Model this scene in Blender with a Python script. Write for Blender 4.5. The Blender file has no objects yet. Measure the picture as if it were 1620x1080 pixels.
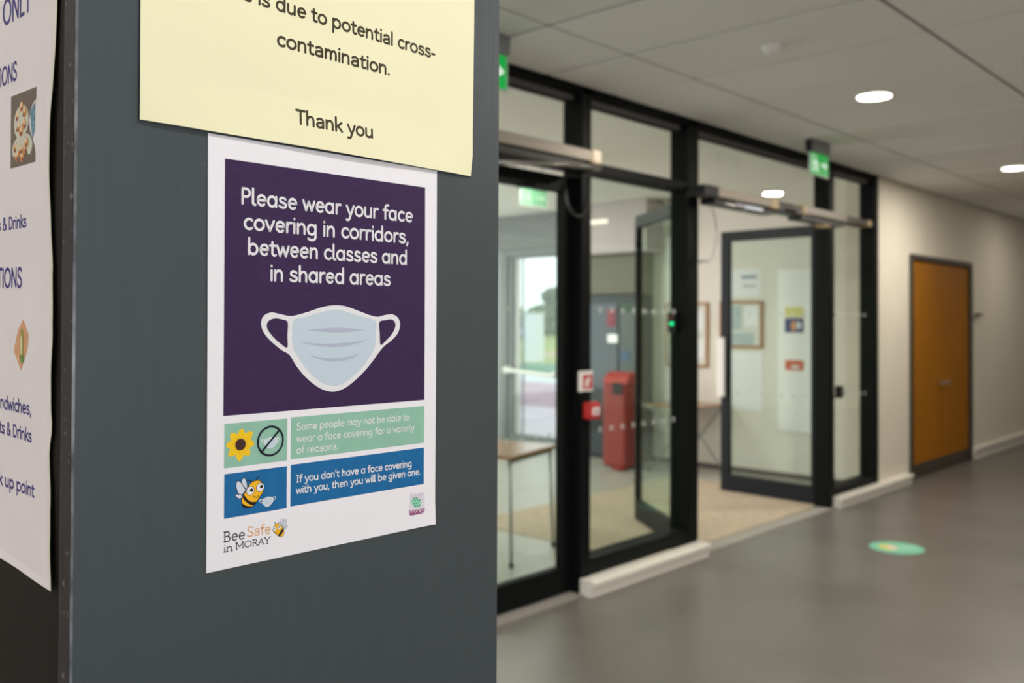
import bpy, bmesh, math, random
from mathutils import Vector, Matrix
random.seed(7)
SC = bpy.context.scene
COL = SC.collection

# ------------------------------------------------------------------ camera
H = 1.5025
cd = bpy.data.cameras.new('camera')
cam = bpy.data.objects.new('camera', cd); COL.objects.link(cam)
def cam_axes(pitch, roll, yaw):
    p, r, a = (math.radians(t) for t in (pitch, roll, yaw))
    fwd = Vector((math.cos(a), math.sin(a), 0)); right = Vector((math.sin(a), -math.cos(a), 0)); up = Vector((0, 0, 1))
    f2 = fwd*math.cos(p) + up*math.sin(p); u2 = -fwd*math.sin(p) + up*math.cos(p)
    return right*math.cos(r) + u2*math.sin(r), -right*math.sin(r) + u2*math.cos(r), f2
R_, U_, F_ = cam_axes(0.6627, 0.2201, 43.0452)
m = Matrix(((R_.x, U_.x, -F_.x, 0), (R_.y, U_.y, -F_.y, 0), (R_.z, U_.z, -F_.z, H), (0, 0, 0, 1)))
cam.matrix_world = m
cd.sensor_width = 36; cd.lens = 1444.6182/1620*36
cd.shift_y = (490.5702-540)/1620
cd.clip_start = .02; cd.clip_end = 500
cd.dof.use_dof = True; cd.dof.focus_distance = .685; cd.dof.aperture_fstop = 7.4
SC.camera = cam

# ------------------------------------------------------------------ world, exposure, large lights
SC.view_settings.view_transform = 'Standard'; SC.view_settings.look = 'None'
SC.view_settings.exposure = 0.0; SC.view_settings.gamma = 1.0
SC.view_settings.use_curve_mapping = False
SC.cycles.use_denoising = True
w = bpy.data.worlds.new('overcast_sky'); SC.world = w; w.use_nodes = True
nt = w.node_tree; bg = nt.nodes['Background']
tc = nt.nodes.new('ShaderNodeTexCoord'); sx = nt.nodes.new('ShaderNodeSeparateXYZ'); cr = nt.nodes.new('ShaderNodeValToRGB')
nt.links.new(tc.outputs['Generated'], sx.inputs[0]); nt.links.new(sx.outputs['Z'], cr.inputs[0]); nt.links.new(cr.outputs[0], bg.inputs[0])
cr.color_ramp.elements[0].color = (.88, .90, .95, 1); cr.color_ramp.elements[0].position = 0
cr.color_ramp.elements[1].color = (.74, .82, .95, 1); cr.color_ramp.elements[1].position = 1
bg.inputs[1].default_value = 1.75

def area(name, loc, size, power, color, direction, shape='RECTANGLE', size_y=None):
    l = bpy.data.lights.new(name, 'AREA'); l.shape = shape; l.size = size
    if size_y: l.size_y = size_y
    l.energy = power; l.color = color
    o = bpy.data.objects.new(name, l); COL.objects.link(o); o.location = loc
    o.rotation_euler = Vector(direction).to_track_quat('-Z', 'Y').to_euler()
    return o
# daylight entering through the windows behind the camera and to its left
area('window_daylight', (-.6, -3.02, 1.85), 4.4, 10, (.94, .97, 1), (0, 1, -.02), size_y=1.5)
area('window_daylight_side', (-4.9, .3, 1.55), 4.0, 24, (1, .96, .97), (1, .05, 0), size_y=2.1)
# daylight entering the lobby
area('lobby_daylight', (4.6, 9.3, 1.5), 5.0, 110, (1, .99, .96), (0.1, -1, .12), size_y=2.2)

# ------------------------------------------------------------------ materials
MATS = {}
def mat(name, color, rough=.5, metal=0, spec=.5, noise=0, nscale=8, bump=0, bscale=40, emit=None, estr=0, stretch=None, coat=0):
    if name in MATS: return MATS[name]
    m = bpy.data.materials.new(name); m.use_nodes = True; nt = m.node_tree; b = nt.nodes['Principled BSDF']
    b.inputs['Base Color'].default_value = (*color, 1); b.inputs['Roughness'].default_value = rough
    b.inputs['Metallic'].default_value = metal; b.inputs['Specular IOR Level'].default_value = spec
    b.inputs['Coat Weight'].default_value = coat
    if emit: b.inputs['Emission Color'].default_value = (*emit, 1); b.inputs['Emission Strength'].default_value = estr
    tc = nt.nodes.new('ShaderNodeTexCoord'); mp = nt.nodes.new('ShaderNodeMapping')
    nt.links.new(tc.outputs['Object'], mp.inputs[0])
    if stretch: mp.inputs['Scale'].default_value = stretch
    if noise:
        n = nt.nodes.new('ShaderNodeTexNoise'); n.inputs['Scale'].default_value = nscale; n.inputs['Detail'].default_value = 6
        nt.links.new(mp.outputs[0], n.inputs['Vector'])
        r = nt.nodes.new('ShaderNodeValToRGB')
        r.color_ramp.elements[0].position = .3; r.color_ramp.elements[1].position = .7
        r.color_ramp.elements[0].color = (*[c*(1-noise) for c in color], 1)
        r.color_ramp.elements[1].color = (*[min(1, c*(1+noise)) for c in color], 1)
        nt.links.new(n.outputs['Fac'], r.inputs[0]); nt.links.new(r.outputs[0], b.inputs['Base Color'])
    if bump:
        n2 = nt.nodes.new('ShaderNodeTexNoise'); n2.inputs['Scale'].default_value = bscale; n2.inputs['Detail'].default_value = 4
        nt.links.new(mp.outputs[0], n2.inputs['Vector'])
        bp = nt.nodes.new('ShaderNodeBump'); bp.inputs['Strength'].default_value = bump; bp.inputs['Distance'].default_value = .002
        nt.links.new(n2.outputs['Fac'], bp.inputs['Height']); nt.links.new(bp.outputs[0], b.inputs['Normal'])
    MATS[name] = m
    return m
def srgb(r, g, b):
    f = lambda c: (c/255/12.92) if c <= 10 else ((c/255+.055)/1.055)**2.4
    return (f(r), f(g), f(b))
def glass_mat(name, tint, refl=1.0, ior=1.36):
    m = bpy.data.materials.new(name); m.use_nodes = True; nt = m.node_tree
    nt.nodes.remove(nt.nodes['Principled BSDF']); out = nt.nodes['Material Output']
    t = nt.nodes.new('ShaderNodeBsdfTransparent'); t.inputs[0].default_value = (*tint, 1)
    g = nt.nodes.new('ShaderNodeBsdfGlossy'); g.inputs['Roughness'].default_value = .01; g.inputs[0].default_value = (refl, refl, refl, 1)
    f = nt.nodes.new('ShaderNodeFresnel')
    gm = nt.nodes.new('ShaderNodeNewGeometry'); mr = nt.nodes.new('ShaderNodeMapRange')      # same reflectance on both faces of the pane
    mr.inputs[3].default_value = ior; mr.inputs[4].default_value = 1/ior
    nt.links.new(gm.outputs['Backfacing'], mr.inputs[0]); nt.links.new(mr.outputs[0], f.inputs['IOR'])
    x = nt.nodes.new('ShaderNodeMixShader')
    nt.links.new(f.outputs[0], x.inputs[0]); nt.links.new(t.outputs[0], x.inputs[1]); nt.links.new(g.outputs[0], x.inputs[2])
    nt.links.new(x.outputs[0], out.inputs[0])
    return m

M_floor = mat('vinyl_floor', (.145, .136, .122), .34, spec=.45, noise=.10, nscale=2.2, bump=.04, bscale=300)
M_ceil = mat('ceiling_tile_board', (.84, .83, .80), .95, spec=.1, noise=.02, nscale=60)
M_grid = mat('ceiling_grid_backing', (.10, .095, .085), .8, spec=.2)  # dark backing that shows through the tile joints
M_wall = mat('painted_wall_cream', (.74, .69, .59), .7, spec=.2, noise=.02, nscale=3, bump=.05, bscale=200)
M_lobbyw = mat('painted_wall_lobby', (.76, .73, .66), .75, spec=.2, noise=.02, nscale=3)
M_skirt = mat('white_gloss_skirting', (.80, .77, .70), .4, spec=.4)
M_frame = mat('black_powder_coat', (.0035, .0048, .0048), .5, spec=.12)
M_frame2 = mat('charcoal_powder_coat', (.011, .014, .019), .4, spec=.25)
M_glass = glass_mat('clear_glazing', (.945, .965, .94))
M_glass2 = glass_mat('door_glazing', (.90, .955, .925))
M_glass3 = glass_mat('tinted_fixed_glazing', (.84, .895, .855))
M_glass4 = glass_mat('green_door_glazing', (.90, .965, .925), ior=1.18)
M_steel = mat('brushed_steel', (.52, .50, .46), .3, metal=.9)
M_dsteel = mat('grey_steel', (.30, .29, .27), .4, metal=.7)
M_white = mat('white_plastic', (.82, .80, .78), .4)
M_black = mat('black_plastic', (.012, .012, .013), .45)
M_red = mat('red_plastic', (.52, .02, .02), .35)
M_green = mat('sign_green', (.0, .26, .04), .4, emit=(.0, .48, .07), estr=.5)
M_signw = mat('sign_white', (.8, .85, .8), .4, emit=(.75, .95, .8), estr=.5)
M_wood = mat('oak_veneer', srgb(156, 98, 2), .55, spec=.2, noise=.14, nscale=5, stretch=(6, 6, .6), bump=.05)
M_bronze = mat('dark_bronze_metal', (.055, .048, .036), .42, metal=.3)
M_led = mat('green_led', (0, .5, .2), .4, emit=(0, 1, .35), estr=1.6)
M_lamp = mat('lamp_diffuser', (1, 1, 1), .4, emit=(1, .93, .80), estr=7)

# ------------------------------------------------------------------ builders
class MB:
    def __init__(s): s.v = []; s.f = []
    def add(s, vs, fs):
        n = len(s.v); s.v += [tuple(q) for q in vs]; s.f += [tuple(i+n for i in f) for f in fs]; return s
    def box(s, a, b, rot=None, c=None):
        x0, y0, z0 = a; x1, y1, z1 = b
        vs = [Vector(p) for p in ((x0,y0,z0),(x1,y0,z0),(x1,y1,z0),(x0,y1,z0),(x0,y0,z1),(x1,y0,z1),(x1,y1,z1),(x0,y1,z1))]
        if rot is not None:
            c = Vector(c); M = Matrix.Rotation(rot, 3, 'Z'); vs = [M @ (q-c)+c for q in vs]
        return s.add(vs, [(0,3,2,1),(4,5,6,7),(0,1,5,4),(1,2,6,5),(2,3,7,6),(3,0,4,7)])
    def tube(s, pts, r, n=10, cap=True):
        pts = [Vector(p) for p in pts]; rings = []
        for i, p in enumerate(pts):
            d = (pts[min(i+1, len(pts)-1)]-pts[max(i-1, 0)]).normalized()
            u = d.cross(Vector((0, 0, 1)));
            if u.length < 1e-3: u = d.cross(Vector((1, 0, 0)))
            u.normalize(); q = d.cross(u)
            rr = r[i] if isinstance(r, (list, tuple)) else r
            rings.append([p+(u*math.cos(2*math.pi*k/n)+q*math.sin(2*math.pi*k/n))*rr for k in range(n)])
        vs = [q for ring in rings for q in ring]; fs = []
        for i in range(len(pts)-1):
            for k in range(n):
                fs.append((i*n+k, i*n+(k+1) % n, (i+1)*n+(k+1) % n, (i+1)*n+k))
        if cap: fs += [tuple(range(n-1, -1, -1)), tuple((len(pts)-1)*n+k for k in range(n))]
        return s.add(vs, fs)
    def lathe(s, prof, c, n=28):
        vs = []; fs = []
        for (r, z) in prof:
            for k in range(n): vs.append((c[0]+r*math.cos(2*math.pi*k/n), c[1]+r*math.sin(2*math.pi*k/n), c[2]+z))
        for i in range(len(prof)-1):
            for k in range(n): fs.append((i*n+k, i*n+(k+1) % n, (i+1)*n+(k+1) % n, (i+1)*n+k))
        fs += [tuple(range(n-1, -1, -1)), tuple((len(prof)-1)*n+k for k in range(n))]
        return s.add(vs, fs)
    def prism(s, pts2, mapf, t0, t1):          # outline extruded between offsets t0 and t1 through mapf(u, v, off)
        n = len(pts2)
        vs = [mapf(u, v, t0) for u, v in pts2]+[mapf(u, v, t1) for u, v in pts2]
        fs = [tuple(range(n-1, -1, -1)), tuple(range(n, 2*n))]+[(k, (k+1) % n, n+(k+1) % n, n+k) for k in range(n)]
        return s.add(vs, fs)
ORG = {}
def link(name, mb, material, parent=None, bevel=0, smooth=False, world=True):
    me = bpy.data.meshes.new(name)
    o = bpy.data.objects.new(name, me); COL.objects.link(o)
    vs = mb.v
    if parent is not None:
        o.parent = parent
        if world:
            L = ORG.get(parent.name, Vector((0, 0, 0))); ORG[o.name] = L
            vs = [(a-L.x, b-L.y, c-L.z) for a, b, c in vs]
        else: ORG[o.name] = Vector((0, 0, 0))
    me.from_pydata(vs, [], mb.f); me.update()
    me.materials.append(material)
    if smooth:
        for p in me.polygons: p.use_smooth = True
    if bevel:
        md = o.modifiers.new('bevel', 'BEVEL'); md.width = bevel; md.segments = 2; md.limit_method = 'ANGLE'; md.angle_limit = .6
    return o
def solo(name, mb, material, label, cat, kind=None, group=None, **k):   # thing that is one mesh: its origin goes to its base centre
    xs = [q[0] for q in mb.v]; ys = [q[1] for q in mb.v]; zs = [q[2] for q in mb.v]
    L = Vector(((min(xs)+max(xs))/2, (min(ys)+max(ys))/2, min(zs)))
    mb.v = [(a-L.x, b-L.y, c-L.z) for a, b, c in mb.v]
    o = link(name, mb, material, **k); o.location = L; ORG[o.name] = L
    return tag(o, label, cat, kind, group)
def tag(o, label, cat, kind=None, group=None):
    o['label'] = label; o['category'] = cat
    if kind: o['kind'] = kind
    if group: o['group'] = group
    return o
def thing(name, loc, label, cat, kind=None, group=None, rz=0):
    o = bpy.data.objects.new(name, None); COL.objects.link(o); o.empty_display_size = .1
    o.location = loc; o.rotation_euler.z = rz; ORG[o.name] = Vector(loc)
    return tag(o, label, cat, kind, group)
def BX(*ab): return MB().box(*ab)

# ------------------------------------------------------------------ setting: corridor shell
T = 3.153                     # front plane of the glazed screen and the wall beside it
CZ = 2.798
solo('floor', BX((-5, -3.1, -.1), (16, T+.03, 0)), M_floor, 'glossy grey-brown vinyl corridor floor', 'floor', 'structure')
M_band = mat('grey_threshold', (.30, .28, .25), .6)
solo('trim_1', BX((-.5, T-.028, -.1), (8.2, T+.10, .006)), M_band, 'thin grey threshold strip under the glazed screen', 'threshold', 'structure')
M_mat = mat('entrance_matting', (.44, .36, .27), .9, spec=.2, noise=.12, nscale=26, bump=.5, bscale=160, stretch=(1, .6, 1))
solo('floor', BX((0, T+.10, -.1), (8.6, 9.4, 0)), mat('lobby_floor_grey', (.40, .385, .34), .38, spec=.5, noise=.08, nscale=3, stretch=(.4, 3, 1)), 'pale grey-beige smooth floor of the lobby', 'floor', 'structure')
solo('entrance_mat', BX((4.75, T+.12, 0.0005), (7.56, 4.9, .006)), M_mat, 'beige-brown ribbed entrance mat inside the open doorway', 'mat')
# ceiling: backing with tiles hung below it
ce = solo('ceiling', BX((-5, -3.1, CZ+.008), (16, T+.12, CZ+.10)), M_grid, 'suspended corridor ceiling of pale grey rectangular tiles', 'ceiling', 'structure')
s0_, t0_ = 3.6322, 2.6172
tile_me = {}
def tile(x0, y0, x1, y1, parent):
    key = (round(x1-x0, 3), round(y1-y0, 3)); g = .008
    if key not in tile_me:
        wx, wy = (x1-x0)/2-g-.003, (y1-y0)/2-g
        mb = MB(); b_ = .004
        vs = [(-wx, -wy, .008), (wx, -wy, .008), (wx, wy, .008), (-wx, wy, .008), (-wx, -wy, b_), (wx, -wy, b_), (wx, wy, b_), (-wx, wy, b_),
              (-wx+b_, -wy+b_, 0), (wx-b_, -wy+b_, 0), (wx-b_, wy-b_, 0), (-wx+b_, wy-b_, 0)]
        fs = [(0, 1, 2, 3), (11, 10, 9, 8)]
        for k in range(4):
            j = (k+1) % 4; fs += [(k, 4+k, 4+j, j), (4+k, 8+k, 8+j, 4+j)]
        me = bpy.data.meshes.new('ceiling_tile'); me.from_pydata(vs, [], fs); me.materials.append(M_ceil); tile_me[key] = me
    o = bpy.data.objects.new('ceiling_tile', tile_me[key]); COL.objects.link(o); o.parent = parent
    L = ORG[parent.name]; o.location = ((x0+x1)/2-L.x, (y0+y1)/2-L.y, CZ-L.z)
for i in range(-14, 21):
    x = s0_+.6*i
    for y0, y1 in ((t0_, T), (t0_-1.2, t0_), (t0_-2.4, t0_-1.2), (t0_-3.6, t0_-2.4), (t0_-4.8, t0_-3.6)):
        tile(x, y0, x+.6, y1, ce)
M_lceil = mat('lobby_ceiling_board', (.88, .87, .82), .9, spec=.1)
solo('ceiling', BX((0, T+.12, CZ), (8.6, 9.4, CZ+.1)), M_lceil, 'plain pale lobby ceiling seen through the top panes', 'ceiling', 'structure')
# walls
wf = MB().box((8.143, T, 0), (8.90, T+.30, CZ)).box((10.75, T, 0), (16, T+.30, CZ)).box((8.90, T, 2.155), (10.75, T+.30, CZ)).box((8.90, T+.12, 0), (10.75, T+.30, 2.155))
solo('wall_front', wf, M_wall, 'cream painted corridor wall around the wooden double door', 'wall', 'structure')
solo('wall_right', BX((16, -3.1, 0), (16.1, T+.1, CZ)), M_wall, 'cream wall closing the far end of the corridor', 'wall', 'structure')
wb = MB().box((-5, -3.2, 0), (16, -3.1, .5)).box((-5, -3.2, 2.6), (16, -3.1, CZ)).box((1.6, -3.2, .5), (16, -3.1, 2.6)).box((-5, -3.2, .5), (-2.8, -3.1, 2.6))
solo('wall_back', wb, M_wall, 'cream wall behind the photographer with a wide window', 'wall', 'structure')
wl = MB().box((-5.1, -3.1, 0), (-5, T+.1, .5)).box((-5.1, -3.1, 2.6), (-5, T+.1, CZ)).box((-5.1, 2.3, .5), (-5, T+.1, 2.6)).box((-5.1, -3.1, .5), (-5, -1.7, 2.6))
solo('wall_left', wl, M_wall, 'cream end wall left of the photographer with a window', 'wall', 'structure')
solo('wall_front', BX((-5, T, 0), (-.2, T+.12, CZ)), M_wall, 'cream wall left of the glazed screen, hidden behind the pillar', 'wall', 'structure')
# skirting pieces with a moulded top lip
def skirting(name, x0, x1, y, label, d=.095, hh=.088):
    mb = MB()
    prof = [(0, 0), (-d+.020, 0), (-d+.020, hh*.60), (-d, hh*.72), (-d, hh*.92), (-d+.006, hh), (0, hh)]
    mb.add([(x0, y+a, b) for a, b in prof]+[(x1, y+a, b) for a, b in prof],
           [tuple(range(6, -1, -1)), tuple(range(7, 14))]+[(k, (k+1) % 7, 7+(k+1) % 7, 7+k) for k in range(7)])
    return solo(name, mb, M_skirt, label, 'skirting', 'structure')
skirting('baseboard_left', 3.93, 5.145, T, 'white boxed skirting under the narrow fixed pane between the doors')
skirting('baseboard_front', 7.2, 8.80, T, 'white boxed skirting running from the open door past the wall corner', d=.075)
skirting('baseboard_right', 10.80, 16, T, 'white skirting right of the wooden door', d=.034, hh=.13)

# ------------------------------------------------------------------ lobby shell
sw = MB().box((8.25, T+.30, 0), (8.55, 5.62, CZ)).box((8.25, 6.45, 0), (8.55, 6.86, CZ)).box((8.25, 6.86, 2.37), (8.55, 7.84, CZ)).box((8.25, 7.84, 0), (8.55, 9.4, CZ))
sw.box((8.55, 5.4, 0), (8.95, 5.62, CZ)).box((8.55, 6.45, 0), (8.95, 6.6, CZ)).box((8.9, 5.62, 0), (8.98, 6.45, CZ))
solo('wall_right', sw, M_lobbyw, 'off-white lobby side wall carrying the notice boards', 'wall', 'structure')
solo('wall_left', BX((-.1, T+.1, 0), (0, 9.4, CZ)), M_lobbyw, 'off-white lobby wall on the hidden left side', 'wall', 'structure')
bw = MB().box((0, 9.4, 0), (8.55, 9.5, .35)).box((0, 9.4, 2.65), (8.55, 9.5, CZ)).box((0, 9.4, .35), (2.0, 9.5, 2.65)).box((7.2, 9.4, .35), (8.55, 9.5, 2.65))
solo('wall_back', bw, M_lobbyw, 'off-white outer lobby wall with a wide window', 'wall', 'structure')
M_pink = mat('mauve_white_reflection', (.58, .50, .51), .6)
M_olive = mat('olive_grey_panel', (.19, .18, .135), .6)
solo('trim_2', BX((7.95, 5.50, 2.24), (8.9, 6.60, CZ)), M_pink, 'mauve-white box standing in for a reflection above the vending machine', 'reflection box', 'structure', bevel=.01)  # pinkish reflection in the glazing, built as a solid box
solo('trim_3', BX((8.06, 5.62, 1.80), (8.9, 6.45, 2.24)), M_olive, 'olive-grey infill panel between the mauve-white box and vending machine', 'panel', 'structure')
M_gtrim = mat('grey_cladding', (.23, .235, .24), .5)
solo('trim_4', BX((8.225, 6.5, 2.375), (8.249, 9.39, CZ-.002)), M_gtrim, 'mid-grey cladding over the exterior door', 'cladding', 'structure')
solo('trim_5', BX((8.225, 7.85, 0), (8.249, 9.39, 2.37)), mat('grey_cladding_low', (.30, .315, .31), .5), 'grey cladding left of the exterior door', 'cladding', 'structure')
solo('baseboard_back', BX((8.235, T+.3, 0), (8.25, 5.62, .05)), mat('dark_skirting', (.10, .09, .08), .5), 'thin dark skirting along the lobby side wall', 'skirting', 'structure')
M_blind = mat('lobby_trim_grey', (.20, .21, .20), .5)
# ------------------------------------------------------------------ glazed screen
TB = 3.288
M_vent = mat('grey_vent_strip', (.115, .105, .105), .4)
gs = thing('window_1', (4.5, T, 0), 'black-framed glazed screen with top lights between corridor and lobby', 'glazed screen', 'structure')
for (x0, x1) in ((1.82, 1.925), (3.936, 4.022), (5.02, 5.145), (7.13, 7.218), (8.056, 8.143)):
    link('post', BX((x0, T, 0), (x1, TB, CZ)), M_frame, gs, bevel=.003)
link('head_rail', BX((-.2, T, 2.762), (8.143, TB, CZ)), M_frame, gs, bevel=.003)
for x0, x1 in ((1.925, 3.936), (4.022, 5.02), (5.145, 7.13), (7.218, 8.056)):
    link('transom', BX((x0, T+.005, 2.335), (x1, TB-.005, 2.392)), M_frame, gs, bevel=.003)
    link('top_pane', BX((x0, 3.22, 2.392), (x1, 3.226, 2.714)), M_glass, gs)
    link('vent_bar', BX((x0, 3.205, 2.712), (x1, 3.235, 2.724)), M_frame, gs)
    link('vent_strip', BX((x0, 3.212, 2.724), (x1, 3.225, 2.762)), M_vent, gs)
link('sill_rail', BX((4.022, T+.005, .088), (5.02, TB-.005, .178)), M_frame, gs, bevel=.003)
link('sill_rail', BX((7.218, T+.005, .088), (8.056, TB-.005, .150)), M_frame, gs, bevel=.003)
fp = link('fixed_pane', BX((4.022, 3.22, .178), (5.02, 3.226, 2.335)), M_glass3, gs)
sp = link('fixed_pane', BX((7.218, 3.22, .15), (8.056, 3.226, 2.335)), M_glass, gs)
M_dot = bpy.data.materials.new('frosted_manifestation'); M_dot.use_nodes = True
_n = M_dot.node_tree; _t = _n.nodes.new('ShaderNodeBsdfTransparent'); _x = _n.nodes.new('ShaderNodeMixShader'); _x.inputs[0].default_value = .30
_n.nodes['Principled BSDF'].inputs['Base Color'].default_value = (.7, .72, .7, 1); _n.nodes['Principled BSDF'].inputs['Roughness'].default_value = .7
_n.links.new(_t.outputs[0], _x.inputs[1]); _n.links.new(_n.nodes['Principled BSDF'].outputs[0], _x.inputs[2]); _n.links.new(_x.outputs[0], _n.nodes['Material Output'].inputs[0])
dot_me = {}
def dots(parent, x0, x1, y, zs, local=False, r=.017):
    n = int((x1-x0)/.1); st = (x1-x0)/n; L = Vector((0, 0, 0)) if local else ORG[parent.name]
    if 'd' not in dot_me:
        me = bpy.data.meshes.new('manifestation_dot'); N = 12
        vs = [(r*math.cos(2*math.pi*k/N), 0, r*math.sin(2*math.pi*k/N)) for k in range(N)]+[(r*math.cos(2*math.pi*k/N), -.0006, r*math.sin(2*math.pi*k/N)) for k in range(N)]
        me.from_pydata(vs, [], [tuple(range(N)), tuple(range(2*N-1, N-1, -1))]+[(k, (k+1) % N, N+(k+1) % N, N+k) for k in range(N)]); me.materials.append(M_dot); dot_me['d'] = me
    for z in zs:
        for k in range(n):
            o = bpy.data.objects.new('manifestation_dot', dot_me['d']); COL.objects.link(o); o.parent = parent
            o.location = Vector((x0+st*(k+.5), y, z))-L
dots(fp, 4.03, 5.01, 3.2195, (.88, 1.565)); dots(sp, 7.23, 8.05, 3.2195, (.88, 1.565))

# ------------------------------------------------------------------ door leaves
def leaf(name, hinge, ang, width, label, side, mfr, stile=.085, top=2.30, glass=None):
    """hinge at local x=0, leaf runs along +x; thickness along y"""
    d = thing(name, (hinge[0], hinge[1], 0), label, 'door', 'structure', rz=ang)
    th = .05
    fr = MB(); link('hinge_stile', BX((0, -th/2, .012), (stile, th/2, top)), mfr, d, bevel=.003, world=False)
    link('lock_stile', BX((width-stile, -th/2, .012), (width, th/2, top)), mfr, d, bevel=.003, world=False)
    link('top_rail', BX((stile, -th/2, top-.09), (width-stile, th/2, top)), mfr, d, bevel=.003, world=False)
    link('bottom_rail', BX((stile, -th/2, .012), (width-stile, th/2, .155)), mfr, d, bevel=.003, world=False)
    g = link('door_pane', BX((stile, -.004, .155), (width-stile, .004, top-.09)), glass or M_glass2, d, world=False)
    dots(g, stile+.02, width-stile-.02, -.0045, (.88, 1.565), local=True)
    return d
# door_1: closed right leaf of the near pair; hinged on the post
d1 = leaf('door_1', (3.936, 3.24), math.pi, .99, 'closed black-framed glass door leaf nearest the pillar', 1, M_frame)
d1b = leaf('door_1', (1.925, 3.24), 0, .99, 'closed black-framed glass door leaf hidden behind the grey pillar', 1, M_frame)
d2 = leaf('door_2', (5.175, 3.30), math.radians(53), .93, 'half-open glass door leaf seen behind the fixed pane', 1, M_frame, stile=.03, glass=M_glass4)
d3 = leaf('door_3', (7.20, 3.25), math.radians(87.5), .945, 'wide-open charcoal-framed glass door leaf beside the right-hand post', 1, M_frame2, stile=.085)
# pull handle of door_3 on the corridor side
ph = MB().box((.885, .045, .84), (.955, .075, 1.36)).box((.905, .025, .90), (.93, .05, .93)).box((.905, .025, 1.27), (.93, .05, 1.30))
h_ = link('pull_handle', ph, M_white, d3, bevel=.004, world=False)
h_['label'] = 'long flat white pull handle'
hs = MB().tube([(.02, .03, .1), (.02, .03, 2.28)], .014, 8)
link('edge_highlight', hs, mat('blue_grey_highlight', (.16, .17, .21), .3, metal=.4), d3, world=False, smooth=True)  # bluish highlight along the leaf edge, built as a thin tube

# ------------------------------------------------------------------ automatic door operators
def operator(x0, x1, label, capx=None, z0=2.345, z1=2.418, y0=3.02, endm=None):
    o = thing('door_operator', ((x0+x1)/2, T, z0), label, 'door operator')
    link('cover', BX((x0, y0, z0+.012), (x1, T-.002, z1)), M_steel2, o, bevel=.004)
    link('base_rail', BX((x0-.01, y0+.02, z0-.03), (x1+.01, T-.002, z0+.012)), M_black, o, bevel=.002)
    for a, b, mm in capx or []:
        link('end_cap', BX((a, y0-.004, z0+.006), (b, T-.001, z1+.004)), mm, o, bevel=.004)
    return o
M_steel2 = mat('satin_cover', (.30, .265, .22), .42, metal=.35)
M_tan = mat('tan_end_cap', (.46, .33, .17), .4)
M_brass = mat('bright_end_cap', (.95, .72, .40), .3)
op1 = operator(2.55, 3.93, 'silver-grey operator box above the closed door nearest the pillar', [(3.86, 3.935, M_brass)])
arm = MB().box((3.40, 2.965, 2.30), (3.93, 2.985, 2.322), rot=.12, c=(3.93, 2.97, 2.31))
link('closer_arm', MB().tube([(3.90, 3.0, 2.325), (3.55, 2.93, 2.29)], .014, 8).tube([(3.55, 2.93, 2.29), (3.15, 3.12, 2.275)], .012, 8), M_dsteel, op1, smooth=True)
op2 = operator(5.17, 5.98, 'grey-brown operator box on the left half of the open doorway', [(5.0, 5.17, M_black), (5.88, 5.99, M_tan)], z0=2.29, z1=2.362)
link('light_strip', BX((5.42, 3.03, 2.262), (5.78, 3.10, 2.285)), mat('pale_blue_strip', (.6, .66, .8), .3), op2, bevel=.003)
link('closer_arm', MB().tube([(5.25, 3.06, 2.27), (5.42, 2.98, 2.255), (5.62, 3.08, 2.25)], .011, 8), M_dsteel, op2, smooth=True)
sens = thing('door_sensor', (6.18, T, 2.28), 'black motion sensor bar between the two operator boxes', 'sensor')
link('housing', BX((5.99, 3.02, 2.285), (6.36, T-.002, 2.345)), M_black, sens, bevel=.006)
link('lens', BX((6.10, 3.012, 2.295), (6.26, 3.02, 2.315)), mat('dark_lens', (.05, .02, .02), .1), sens, bevel=.002)
op3 = operator(6.40, 7.15, 'grey-brown operator box on the right half of the open doorway', [(6.36, 6.45, M_tan)], z0=2.29, z1=2.362)
link('guide_rail', BX((7.16, 3.06, 2.318), (7.72, T-.002, 2.358)), M_bronze, op3, bevel=.003)
link('rail_end', BX((7.66, 3.055, 2.312), (7.74, T-.001, 2.362)), M_tan, op3, bevel=.003)
link('pivot_block', BX((6.78, 3.04, 2.235), (6.90, 3.12, 2.262)), M_tan, op3, bevel=.004)
# cable loops
def loop(c, r, a0, a1, n=18, sq=1.5):
    return [(c[0]+r*math.cos(math.radians(a0+(a1-a0)*k/n)), c[1], c[2]+sq*r*math.sin(math.radians(a0+(a1-a0)*k/n))) for k in range(n+1)]
solo('cable', MB().tube([(5.19, 3.09, 2.232)]+loop((5.16, 3.10, 2.08), .125, 54, -80)+[(5.13, 3.14, 1.89)], .009, 8), mat('pale_grey_cable', (.42, .41, .38), .5),
     'pale grey cable looping down the post by the open doorway', 'cable', smooth=True)
solo('cable', MB().tube(loop((3.86, 3.12, 2.22), .10, 28, -170)+[(3.76, 3.15, 2.25)], .008, 8), M_black,
     'black cable loop hanging below the operator over the closed door', 'cable', smooth=True)

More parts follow.
